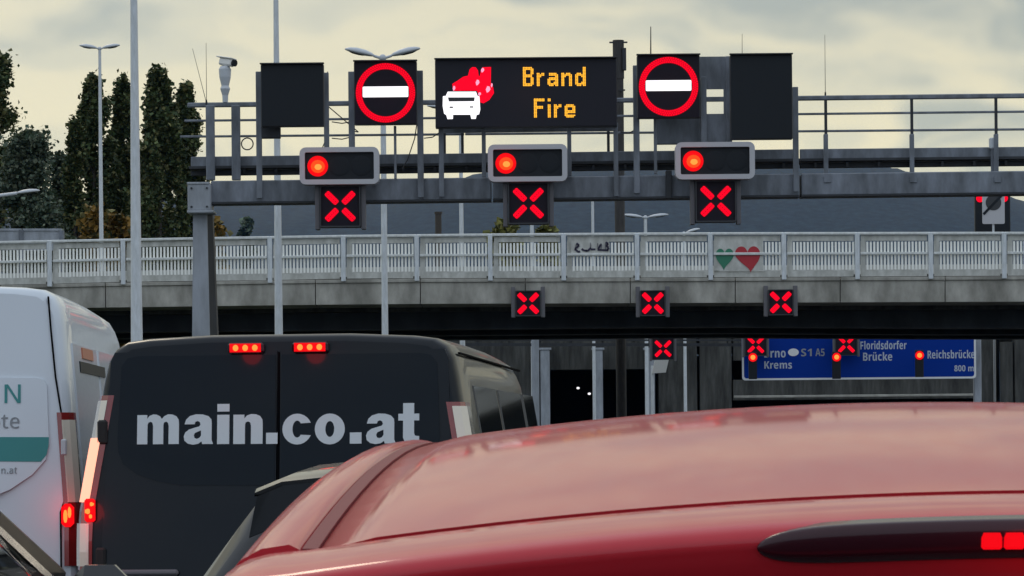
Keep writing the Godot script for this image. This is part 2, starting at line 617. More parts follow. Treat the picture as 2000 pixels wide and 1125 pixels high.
func bridge() -> void:
	var b := ground_thing("road_bridge", "pale concrete road bridge with white barred railing crossing the motorway", "bridge", at_y(1000, BD))
	var zb := -BD
	# edge beam in lengths with open joints
	var x := -409.0
	while x < 2450.0:
		var m := M.new()
		var p := []
		for dz in [0.0, -2.2]:
			for q in [[x + 0.9, slab_low], [x + 204.1, slab_low], [x + 204.1, slab_top], [x + 0.9, slab_top]]:
				var w := P(q[0], curve(q[1], q[0]), BD)
				p.append(Vector3(w.x, w.y, zb + dz))
		m.eight(p)
		part("fascia_panel", m, mats.concrete, b)
		m = M.new()                              # the drip lip along its top
		var a := P(x + 0.9, curve(slab_top, x) + 3.0, BD)
		var c := P(x + 204.1, curve(slab_top, x + 205.0) + 3.0, BD)
		m.bar(Vector3(a.x, a.y, zb + 0.026), Vector3(c.x, c.y, zb + 0.026), 0.05, 0.10, 0.012)
		part("fascia_lip", m, mats.concrete, b)
		x += 205.0
	# deck, girders
	var deck := M.new()
	for k in 14:
		var x0 := -420.0 + k * 208.0
		var x1 := x0 + 208.0
		var p := []
		for dz in [-2.2, -13.0]:
			for q in [[x0, 8.0, slab_low], [x1, 8.0, slab_low], [x1, 24.0, slab_top], [x0, 24.0, slab_top]]:
				var w := P(q[0], curve(q[2], q[0]) - q[1] + (16.0 if q[2] == slab_low else 10.0), BD)
				p.append(Vector3(w.x, w.y, zb + dz))
		deck.eight(p)
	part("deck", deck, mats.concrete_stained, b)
	for dz in [-2.7, -6.0, -9.6]:
		var g := M.new()
		var low := M.new()
		for k in 14:
			var x0 := -420.0 + k * 208.0
			var a := P(x0, 630, BD)
			var c := P(x0 + 208.0, 630, BD)
			var ya := P(x0, curve(slab_low, x0) - 6.0, BD).y
			var yc := P(x0 + 208.0, curve(slab_low, x0 + 208.0) - 6.0, BD).y
			var yl := curve([[0, 5.25], [1400, 5.26], [2000, 5.13]], x0) + (0.06 if dz > -3.0 else 0.0)
			var yr := curve([[0, 5.25], [1400, 5.26], [2000, 5.13]], x0 + 208.0) + (0.06 if dz > -3.0 else 0.0)
			g.eight([Vector3(a.x, yl, zb + dz), Vector3(c.x, yr, zb + dz), Vector3(c.x, yc, zb + dz), Vector3(a.x, ya, zb + dz), Vector3(a.x, yl, zb + dz - 0.4), Vector3(c.x, yr, zb + dz - 0.4), Vector3(c.x, yc, zb + dz - 0.4), Vector3(a.x, ya, zb + dz - 0.4)])
			low.bar(Vector3(a.x, yl + 0.03, zb + dz - 0.2), Vector3(c.x, yr + 0.03, zb + dz - 0.2), 0.75, 0.07)
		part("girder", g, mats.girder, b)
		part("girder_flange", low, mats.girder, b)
	# far parapet, one long upstand
	var far := M.new()
	for k in 14:
		var x0 := -420.0 + k * 208.0
		var p := []
		for dz in [-12.7, -13.0]:
			for q in [[x0, 0], [x0 + 208, 0], [x0 + 208, 1], [x0, 1]]:
				var w := P(q[0], curve(slab_top, q[0]) - q[1] * 70.0 - 4.0, BD)
				p.append(Vector3(w.x, w.y, zb + dz))
		far.eight(p)
	part("far_parapet", far, mats.railing_sheet, b)
	# abutments, out to the sides
	for s in [-460.0, 2560.0]:
		var ab := M.new()
		var w := P(s, 600, BD)
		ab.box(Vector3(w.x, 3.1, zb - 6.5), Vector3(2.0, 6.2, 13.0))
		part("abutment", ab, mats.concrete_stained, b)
	# railing
	var bal := BoxMesh.new()
	bal.size = Vector3(0.056, 0.80, 0.03)
	for k in range(-3, 16):
		var x0 := 97.0 + 143.4 * k
		var yt := curve(rail_top, x0)
		var yb := curve(slab_top, x0)
		var post := M.new()
		upright(post, x0, yt + 1, yb + 4, BD - 0.07, 0.13, 0.12, 0.012)
		part("railing_post", post, mats.galvanised, b)
		var x1 := x0 + 143.4
		var yt1 := curve(rail_top, x1)
		var yb1 := curve(slab_top, x1)
		var rail := M.new()
		rail.bar(P(x0, yt + 2.5, BD), P(x1, yt1 + 2.5, BD), 0.16, 0.075, 0.015)
		part("top_rail", rail, mats.railing_paint, b)
		rail = M.new()
		rail.bar(P(x0 + 6, lerpf(yt, yb, 0.47), BD - 0.07), P(x1 - 6, lerpf(yt1, yb1, 0.47), BD - 0.07), 0.07, 0.075, 0.012)
		part("middle_rail", rail, mats.railing_paint, b)
		# the framed sheet, with an upper and a lower band and a plain strip at its left
		var sheet := M.new()
		var q := func(f: float, t: float) -> Vector3: return P(lerpf(x0, x1, f), lerpf(lerpf(yt, yt1, f), lerpf(yb, yb1, f), t), BD + 0.02)
		for r in [[0.05, 0.95, 0.07, 0.19], [0.05, 0.95, 0.85, 0.98], [0.045, 0.115, 0.19, 0.85]]:
			var p := []
			for dz in [0.0, -0.03]:
				for w in [[r[0], r[2]], [r[1], r[2]], [r[1], r[3]], [r[0], r[3]]]:
					p.append(q.call(w[0], w[1]) + Vector3(0, 0, dz))
			sheet.eight(p)
		var panel := part("railing_panel", sheet, mats.railing_sheet, b)
		var many := 18
		if x1 < -40 or x0 > 2040: continue          # outside the photograph the sheets are left without bars
		for i in many:
			var f := 0.137 + 0.0475 * i
			var w: Vector3 = q.call(f, 0.52)
			shape("baluster", bal, mats.baluster_white, panel, w + Vector3(0, 0, 0.01) - b.position)
	# paint on the railing
	var sheet2 := M.new()
	sheet2.box(P(1442, 499, BD - 0.035), Vector3(1.42, 0.86, 0.012))
	part("covering_sheet", sheet2, mats.railing_sheet, b)
	sheet2 = M.new()
	sheet2.box(P(1152, 486, BD - 0.035), Vector3(1.1, 0.42, 0.012))
	part("covering_sheet", sheet2, mats.railing_sheet, b)
	for hrt in [[1415.5, 478, 521, 17.5, "heart_green", -2.0], [1460.0, 472, 524, 24.5, "heart_red", 6.0]]:
		var poly := PackedVector2Array()
		var hh: float = (hrt[2] - hrt[1])
		for i in 40:
			var t := TAU * i / 40.0
			var hx := pow(sin(t), 3)
			var hy := (13 * cos(t) - 5 * cos(2 * t) - 2 * cos(3 * t) - cos(4 * t)) / 29.0 - 0.086
			var sl := clampf(-hy * 2.0, 0, 1)
			poly.append(Vector2((hx * hrt[3] + sl * hrt[5]) / 68.0, hy * hh / 68.0))
		var m := M.new()
		m.prism(poly, 0, 0.006, Transform3D(Basis(), P(hrt[0], (hrt[1] + hrt[2]) / 2.0, BD - 0.05)))
		tag(part("painted_heart", m, mats[hrt[4]], b), ("green" if hrt[4] == "heart_green" else "red") + " painted heart on the railing")
	var sc := M.new()
	for s in [[[1122, 489], [1126, 475], [1131, 479], [1127, 483], [1123, 486], [1129, 492], [1133, 491]], [[1136, 486], [1140, 489], [1146, 490]], [[1153, 474], [1154, 484], [1148, 490], [1144, 489]], [[1154, 487], [1163, 487]], [[1167, 475], [1168, 487], [1173, 478], [1175, 477], [1174, 488]], [[1167, 488], [1188, 489]], [[1182, 489], [1183, 473], [1188, 476], [1184, 480], [1189, 484], [1186, 489]]]:
		for i in s.size() - 1:
			sc.bar(P(s[i][0], s[i][1], BD - 0.055), P(s[i + 1][0], s[i + 1][1], BD - 0.055), 0.012, 0.055)
	tag(part("graffiti", sc, mats.graffiti, b), "dark scrawled graffiti letters")
	# the lane crosses that hang from the bridge
	var first: Node3D
	var names := ["first lane cross from the left on the bridge edge", "middle lane cross on the bridge edge, below the graffiti", "lane cross on the bridge edge, below the painted hearts"]
	for i in 3:
		var px: float = [1031.5, 1275.0, 1525.0][i]
		var py: float = [592.5, 592.0, 590.5][i]
		var at := P(px, py, BD - 0.25)
		if i == 0:
			first = lane_cross("red X lane signal, " + names[0], 0.72, 0.96, 0.56, 0.15)
			first.set_meta("group", "lane crosses on the bridge")
			first.position = at
		else:
			copy(first, at, "red X lane signal, " + names[i])

# a black panel with four lit arms, hung between two brackets; centre at its root
func lane_cross(label: String, w: float, wide: float, arm_span: float, thick: float, deep := 0.2) -> Node3D:
	var o := thing("lane_signal", label, "lane signal")
	var m := M.new()
	m.box(Vector3(0, 0, -deep / 2), Vector3(w, w * 1.02, deep), 0.012)
	part("housing", m, mats.cross_face, o)
	for s in [-1.0, 1.0]:
		m = M.new()
		var bw := (wide - w) / 2.0
		m.box(Vector3(s * (w / 2 + bw / 2 + 0.004), 0.04, -deep / 2), Vector3(bw, w * 1.22, deep * 0.8), 0.008)
		part("bracket", m, mats.bracket_grey, o)
	m = M.new()
	m.frame(rect(w, w * 1.02, 0.02, 2), rect(w - 0.05, w * 1.02 - 0.05, 0.02, 2), 0.0, 0.05)
	part("hood", m, mats.panel_edge, o)
	for k in 4:
		var a := PI / 4 + k * PI / 2
		m = M.new()
		var t := Transform3D(Basis(Vector3.BACK, a), Vector3.ZERO)
		var r0 := thick * 0.62
		var r1 := arm_span * 0.70
		m.prism(rect(r1 - r0, thick, thick * 0.42, 4, Vector2((r0 + r1) / 2, 0)), 0.002, 0.016, t)
		var arm := part("cross_light", m, mats.led_red_base, o)
		m = M.new()
		var rows := 6
		for i in rows:
			for j in 2:
				m.prism(disc(thick * 0.225, 8, Vector2(lerpf(r0 + thick * 0.25, r1 - thick * 0.25, i / float(rows - 1)), (j - 0.5) * thick * 0.47)), 0.0165, 0.024, t)
		var dots := part("light_dots", m, mats.led_red, arm)
		dots.set_meta("kind", "stuff")
	return o

# ------------------------------------------------------------------ beyond the bridge
func behind_bridge() -> void:
	# the second gantry beyond
	var d := 134.0
	var g := ground_thing("sign_gantry", "dark far gantry half hidden under the bridge girder, carrying the blue signs", "gantry", at_y(1045, d))
	for y in [655, 664, 673]:
		var m := M.new()
		m.bar(P(860, y, d), P(1912, y + 1, d), 0.08, 0.07 if y < 670 else 0.12)
		part("walkway_rail", m, mats.dark_steel, g)
	for i in 18:
		var m := M.new()
		upright(m, 872.0 + i * 61.0, 640, 676, d + 0.1, 0.06, 0.06)
		part("rail_post", m, mats.dark_steel, g)
	var bm := M.new()
	bm.bar(P(860, 640, d + 0.6), P(1930, 640, d + 0.6), 0.5, 0.5)
	part("beam", bm, mats.dark_steel, g)
	for px in [1045.0, 1908.0]:
		var m := M.new()
		var a := P(px, 650, d)
		m.box(Vector3(a.x, a.y / 2, a.z), Vector3(0.30, a.y, 0.3), 0.03)
		part("column", m, mats.steel_light, g)
	# blue direction signs
	var sd := 133.3
	var s := F / sd
	var bs := thing("direction_sign", "wide blue direction sign with white border, seen under the bridge", "road sign", P(1678, 741, sd))
	var w := 457.0 / s
	var h := 88.0 / s
	var m := M.new()
	m.prism(rect(w, h, 0.12, 4, Vector2(0, h / 2)), -0.08, 0.0)
	part("plate", m, mats.sign_blue, bs)
	m = M.new()
	m.frame(rect(w, h, 0.12, 4, Vector2(0, h / 2)), rect(w - 0.15, h - 0.15, 0.1, 4, Vector2(0, h / 2)), 0.002, 0.012)
	part("border", m, mats.sign_white, bs)
	var tx := func(px: float, py: float) -> Transform3D: return Transform3D(Basis(), Vector3((px - 1678) / s, (741 - py) / s, 0.004))
	letters("lettering", "Brno", font(), mats.sign_letter, bs, tx.call(1493, 697), 42 / s, 17 / s)
	letters("lettering", "Krems", font(), mats.sign_letter, bs, tx.call(1493, 719), 54 / s, 15 / s)
	letters("lettering", "Brücke", font(), mats.sign_letter, bs, tx.call(1686, 705), 57 / s, 17 / s)
	letters("lettering", "Floridsdorfer", font(), mats.sign_letter, bs, tx.call(1681, 683), 90 / s, 17 / s)
	letters("lettering", "Reichsbrücke", font(), mats.sign_letter, bs, tx.call(1812, 702), 92 / s, 17 / s)
	letters("lettering", "800 m", font(), mats.sign_letter, bs, tx.call(1864, 727), 38 / s, 12 / s)
	m = M.new()
	var el := PackedVector2Array()
	for p in disc(1.0, 24): el.append(Vector2(p.x * 10.5 / s, p.y * 7.5 / s))
	m.prism(el, 0.003, 0.008, tx.call(1550, 687))
	part("oval_plate", m, mats.sign_white, bs)
	letters("lettering", "S1", font(), mats.letter_grey, bs, tx.call(1565, 695), 21 / s, 15 / s)
	letters("lettering", "A5", font(), mats.letter_grey, bs, tx.call(1593, 695), 18 / s, 15 / s)
	# lane crosses and red lights of the far gantry
	var crosses := ["red X lane signal on the far gantry above the pale floodlight", "red X lane signal on the far gantry, over the left end of the blue sign", "red X lane signal on the far gantry, over the middle of the blue sign"]
	var first: Node3D
	for i in 3:
		var at := P([1295.0, 1476.0, 1653.0][i], [681.0, 673.5, 672.5][i], 132.6)
		if i == 0:
			first = lane_cross(crosses[0], 0.86, 1.04, 0.60, 0.145)
			first.set_meta("group", "lane crosses on the far gantry")
			first.position = at
		else: copy(first, at, crosses[i])
	var lights := ["round red light before the left end of the blue sign", "round red light before the blue sign, beside the middle red X", "round red light before the right part of the blue sign, beside the word Reichsbrücke"]
	var fl: Node3D
	for i in 3:
		var at := P([1470.5, 1634.0, 1796.0][i], [698.0, 697.5, 694.0][i], 132.2)
		if i == 0:
			fl = thing("signal_light", lights[0], "signal light", at, 0.0, "red lights before the blue sign")
			m = M.new()
			m.box(Vector3(0, -0.32, -0.1), Vector3(0.33, 1.06, 0.16), 0.02)
			part("housing", m, mats.black_panel, fl)
			m = M.new()
			m.prism(disc(0.17), -0.02, 0.02)
			part("lit_lens", m, mats.lamp_red, fl)
			m = M.new()
			m.prism(disc(0.095), 0.021, 0.03)
			part("lit_core", m, mats.lamp_core, fl)
		else: copy(fl, at, lights[i])
	# retaining wall with openings
	d = 165.0
	var wall := ground_thing("portal_wall", "stained concrete wall with dark openings beyond the bridge", "wall", at_y(1200, d))
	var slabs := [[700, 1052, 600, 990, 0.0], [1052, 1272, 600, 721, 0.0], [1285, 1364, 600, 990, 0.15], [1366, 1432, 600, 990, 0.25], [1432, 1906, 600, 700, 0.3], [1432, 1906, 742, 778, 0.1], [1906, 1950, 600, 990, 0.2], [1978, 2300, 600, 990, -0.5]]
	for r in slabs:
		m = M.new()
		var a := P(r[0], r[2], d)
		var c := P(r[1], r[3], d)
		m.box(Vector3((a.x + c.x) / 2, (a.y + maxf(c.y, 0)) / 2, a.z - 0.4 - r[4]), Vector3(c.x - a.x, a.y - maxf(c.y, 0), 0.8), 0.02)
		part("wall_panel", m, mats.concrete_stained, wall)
	m = M.new()
	var la := P(1432, 778, d)
	var lb := P(1906, 778, d)
	m.bar(Vector3(la.x, la.y + 0.06, la.z + 0.5), Vector3(lb.x, la.y + 0.06, la.z + 0.5), 0.25, 0.12, 0.02)
	part("ledge", m, mats.concrete, wall)
	for px in [1064.0, 1167.0, 1268.0]:
		m = M.new()
		var a := P(px, 684, d)
		m.box(Vector3(a.x, a.y / 2, a.z + 0.5), Vector3(0.46, a.y, 0.5), 0.04)
		m.box(Vector3(a.x, a.y + 0.05, a.z + 0.5), Vector3(0.62, 0.1, 0.6))
		part("pillar", m, mats.steel_light, wall)
	m = M.new()
	var bc := P(1964, 700, d)
	m.cyl(Vector3(bc.x, 0, bc.z + 0.3), Vector3(bc.x, 7, bc.z + 0.3), 0.32, 0.32, 14)
	part("round_pillar", m, mats.concrete_stained, wall)
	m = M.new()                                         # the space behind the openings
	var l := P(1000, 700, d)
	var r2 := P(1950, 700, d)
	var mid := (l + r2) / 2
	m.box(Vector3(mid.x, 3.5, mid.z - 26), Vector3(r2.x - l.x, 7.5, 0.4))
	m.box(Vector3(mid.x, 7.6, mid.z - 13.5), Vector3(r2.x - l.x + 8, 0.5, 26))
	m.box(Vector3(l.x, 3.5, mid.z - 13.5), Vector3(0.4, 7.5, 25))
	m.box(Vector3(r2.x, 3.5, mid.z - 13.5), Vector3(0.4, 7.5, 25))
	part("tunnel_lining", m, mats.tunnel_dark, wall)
	for q in [[1129, 758, "left opening"], [1151, 769, "left opening beside its pillar"]]:
		var at := P(q[0], q[1], d + 9.0)
		var o := thing("tunnel_lamp", "small lit lamp inside the " + ("dark left opening, the higher of two" if q[0] < 1140 else "dark left opening, the lower one beside a pillar"), "lamp", at, 0.0, "lamps in the tunnel")
		m = M.new()
		m.ball(Vector3.ZERO, Vector3(0.085, 0.06, 0.06), 8)
		part("bulb", m, mats.led_white, o)
		m = M.new()
		m.box(Vector3(0, 0.09, -0.02), Vector3(0.2, 0.05, 0.1))
		part("fitting", m, mats.dark_steel, o)
	# floodlight panel beside the pillar
	var fp := thing("flood_light", "tilted pale blue-white floodlight panel on a pole under the far red X", "floodlight", at_y(1274, 140.0))
	var fy := P(1287, 714, 140.0).y
	m = M.new()
	m.cyl(Vector3(0, 0, 0), Vector3(0, fy, 0), 0.08, 0.06, 8)
	part("pole", m, mats.galvanised, fp)
	m = M.new()
	m.prism(PackedVector2Array([Vector2(-0.30, -0.34), Vector2(0.28, -0.30), Vector2(0.42, 0.34), Vector2(-0.14, 0.34)]), -0.1, 0.0, Transform3D(Basis(Vector3.RIGHT, 0.25), Vector3(0.27, fy, 0.22)))
	part("panel", m, mats.white_plastic, fp)
	m = M.new()
	m.bar(Vector3(0, fy - 0.1, 0), Vector3(0.25, fy - 0.1, 0.15), 0.06, 0.06)
	part("arm", m, mats.galvanised, fp)
	# noise barrier beyond the bridge at the left
	var nb := ground_thing("noise_barrier", "low grey panelled barrier beyond the bridge at the left", "barrier", at_y(40, 121.0))
	for r in [[-160, 42], [45, 121]]:
		m = M.new()
		var a := P(r[0], 451, 121.0)
		var c := P(r[1], 451, 121.0)
		var b0 := P(r[0], 490, 121.0)
		m.box(Vector3((a.x + c.x) / 2, (a.y + b0.y) / 2, a.z), Vector3(c.x - a.x, a.y - b0.y, 0.12))
		part("panel", m, mats.steel_light, nb)
		m = M.new()
		m.bar(a + Vector3(0, 0.04, 0), c + Vector3(0, 0.04, 0), 0.2, 0.08)
		part("coping", m, mats.steel_light, nb)
		m = M.new()
		m.box(Vector3(c.x, a.y / 2, c.z + 0.05), Vector3(0.16, a.y, 0.2))
		part("post", m, mats.steel, nb)
	# a dark stump of a post against the hills
	var st := ground_thing("wooden_post", "short dark thick post rising behind the bridge against the blue hill", "post", at_y(856, 150.0))
	m = M.new()
	var top := P(856, 418, 150.0)
	m.cyl(Vector3(top.x, 0, top.z), top, 0.17, 0.14, 8)
	m.cyl(top, top + Vector3(0, 0.1, 0), 0.17, 0.17, 8)
	part("shaft", m, mats.bark, st)
	# the level signal with two red lamps at the right
	var sb := thing("warning_signal", "dark signal box with two red lamps behind a grey end-of-limit sign", "signal", P(1940, 452, 114.0))
	sb.scale = Vector3.ONE * 114.0 / 67.2
	m = M.new()
	m.box(Vector3(0, 0.38, -0.12), Vector3(0.70, 0.80, 0.16), 0.02)
	m.box(Vector3(0, 1.17, -0.12), Vector3(0.60, 0.06, 0.16))
	m.bar(Vector3(-0.2, 0.75, -0.12), Vector3(-0.2, 1.2, -0.12), 0.05, 0.05)
	m.bar(Vector3(0.2, 0.75, -0.12), Vector3(0.2, 1.2, -0.12), 0.05, 0.05)
	part("housing", m, mats.black_panel, sb)
	for x in [-0.255, 0.225]:
		m = M.new()
		m.prism(disc(0.075, 16, Vector2(x, 0.66)), -0.04, -0.015)
		part("lit_lens", m, mats.led_red, sb)
	var es := thing("end_sign", "grey square sign with dark disc and diagonal stroke on a thin post", "road sign", P(1941, 470, 112.0))
	es.scale = Vector3.ONE * 112.0 / 66.6
	m = M.new()
	m.prism(rect(0.44, 0.60, 0.03, 3, Vector2(0, 0.63)), -0.02, 0.0)
	part("plate", m, mats.signal_frame, es)
	m = M.new()
	m.prism(disc(0.155, 24, Vector2(0.0, 0.75)), 0.002, 0.006)
	part("disc", m, mats.panel_edge, es)
	m = M.new()
	m.bar(Vector3(-0.2, 0.52, 0.011), Vector3(0.17, 0.9, 0.011), 0.006, 0.05)
	part("stroke", m, mats.black_panel, es)
	m = M.new()
	m.cyl(Vector3(0, -5.0, -0.05), Vector3(0, 0.9, -0.05), 0.022, 0.022, 8)
	part("post", m, mats.lamp_grey, es)

# ------------------------------------------------------------------ trees
func foliage(m: M, at: Vector3, spread: Vector3, count: int, size: float, cols: Array) -> void:
	var clump := rng.randf_range(0.7, 1.5)
	for i in count:
		var p := at + Vector3(rng.randfn(), rng.randfn(), rng.randfn()) * spread * 0.5
		var b := Basis(Vector3(rng.randfn(), rng.randfn(), rng.randfn()).normalized(), rng.randf() * TAU)
		var l := size * rng.randf_range(0.6, 1.35)
		var w := l * rng.randf_range(0.4, 0.7)
		var c: Color = cols[rng.randi() % cols.size()]
		m.tint = c * rng.randf_range(1.2, 2.2) * clump
		var tip := p + b * Vector3(0, 0, l)
		var fold := b.y * w * 0.25
		m.tri(p, p + b * Vector3(w, 0, l * 0.5) + fold, tip)
		m.tri(p, tip, p + b * Vector3(-w, 0, l * 0.5) + fold)

func tree(called: String, label: String, px: float, top: float, half: float, d: float, kind: String, cols: Array, group: String, leaves: int, size := 0.34) -> void:
	var base := at_y(px, d)
	var s := F / d
	var height := P(px, top, d).y
	var rad := half / s
	var o := thing(called, label, "tree" if kind != "shrub" else "shrub", base, 0.0, group)
	var trunk := M.new()
	var crown := M.new()
	trunk.cyl(Vector3.ZERO, Vector3(0, height * 0.92, 0), 0.05 + height * 0.012, 0.03, 8)
	var low := height * (0.22 if kind == "poplar" else 0.18 if kind == "broad" else 0.03)
	var limbs := 62 if kind == "poplar" else 48
	if kind == "shrub": limbs = 16
	for i in limbs:
		var f := 1.0 - pow(1.0 - (i + rng.randf()) / limbs, 1.5)
		var y := lerpf(low, height * 0.985, f)
		var shape_ := 1.0
		if kind == "poplar": shape_ = pow(minf(1.0, (1.0 - f) / 0.34), 0.62) + 0.05
		elif kind == "broad": shape_ = sqrt(maxf(0.03, 1.0 - pow(f * 1.9 - 0.9, 2))) + 0.08
		else: shape_ = sqrt(maxf(0.05, 1.0 - f * f))
		var a := rng.randf() * TAU
		var r := rad * shape_ * rng.randf_range(0.35, 1.0)
		var tip := Vector3(cos(a) * r, y, sin(a) * r)
		var rise := r * (2.2 if kind == "poplar" else 0.7)
		var root := Vector3(0, maxf(low * 0.5, y - rise), 0)
		trunk.cyl(root, tip, 0.05, 0.015, 5, false)
		var n := int(leaves / float(limbs))
		for k in 3:
			var at := root.lerp(tip, 0.55 + 0.22 * k)
			foliage(crown, at, Vector3(0.5, 0.95, 0.5) * (0.26 + rad * 0.22) if kind == "poplar" else Vector3(0.9, 0.7, 0.9) * (0.3 + rad * 0.20), n / 3, size, cols)
	part("trunk", trunk, mats.bark, o)
	part("crown", crown, mats.leaf, o)

func trees() -> void:
	var green := [Color(0.035, 0.05, 0.022), Color(0.05, 0.062, 0.026), Color(0.028, 0.04, 0.02), Color(0.075, 0.072, 0.03)]
	var grey := [Color(0.05, 0.065, 0.045), Color(0.07, 0.08, 0.055), Color(0.035, 0.05, 0.035)]
	var gold := [Color(0.13, 0.075, 0.018), Color(0.10, 0.065, 0.02), Color(0.055, 0.05, 0.02)]
	var olive := [Color(0.12, 0.11, 0.035), Color(0.09, 0.09, 0.03)]
	var g := "trees beyond the bridge"
	tree("broadleaf_tree", "tall dark ragged tree cut by the left edge of the picture", -6, 112, 70, 150, "broad", green, g, 24000, 0.190)
	tree("broadleaf_tree", "wide dark bushy tree behind the low grey barrier", 58, 262, 74, 142, "broad", grey, g, 27200, 0.175)
	tree("broadleaf_tree", "small loose grey-green tree between the bushy tree and the poplars", 118, 302, 40, 160, "broad", grey, g, 8000, 0.175)
	tree("poplar_tree", "short poplar at the left foot of the tall poplars", 150, 238, 34, 158, "poplar", green, g, 14400, 0.182)
	tree("poplar_tree", "tall poplar right behind the far double street lamp", 188, 156, 54, 160, "poplar", green, g, 27200, 0.182)
	tree("poplar_tree", "slender poplar just left of the thick near lamp pole", 243, 157, 42, 162, "poplar", green, g, 20800, 0.182)
	tree("poplar_tree", "broadest tall poplar just right of the thick near lamp pole", 314, 144, 62, 156, "poplar", green, g, 33600, 0.182)
	tree("poplar_tree", "poplar next to the left end of the gantry walkway", 368, 170, 44, 158, "poplar", green, g, 22400, 0.182)
	tree("broadleaf_tree", "dark low tree below the poplars, behind the thick near lamp pole", 275, 300, 90, 170, "broad", green, g, 32000, 0.190)
	tree("autumn_shrub", "orange-brown autumn shrub behind the far lamp pole", 185, 412, 42, 140, "shrub", gold, "autumn shrubs", 2600, 0.3)
	tree("autumn_shrub", "yellow-brown autumn shrub between far lamp pole and thick near pole", 236, 425, 30, 141, "shrub", gold, "autumn shrubs", 1800, 0.3)
	tree("autumn_shrub", "small orange shrub peeping out right of the gantry column", 420, 436, 26, 141, "shrub", gold, "autumn shrubs", 1700, 0.3)
	tree("distant_tree", "faint bluish tree on the hill foot right of the gantry column", 484, 424, 20, 900, "broad", grey, "", 2500, 1.2)
	tree("hedge", "low olive hedge behind the railing under the middle red X", 985, 447, 62, 320, "shrub", olive, "hedges", 5200, 0.7)
	tree("hedge", "short yellowish hedge behind the railing right of the middle red X", 1070, 444, 28, 310, "shrub", olive, "hedges", 2800, 0.7)

# ------------------------------------------------------------------ main gantry
const GD := 66.0

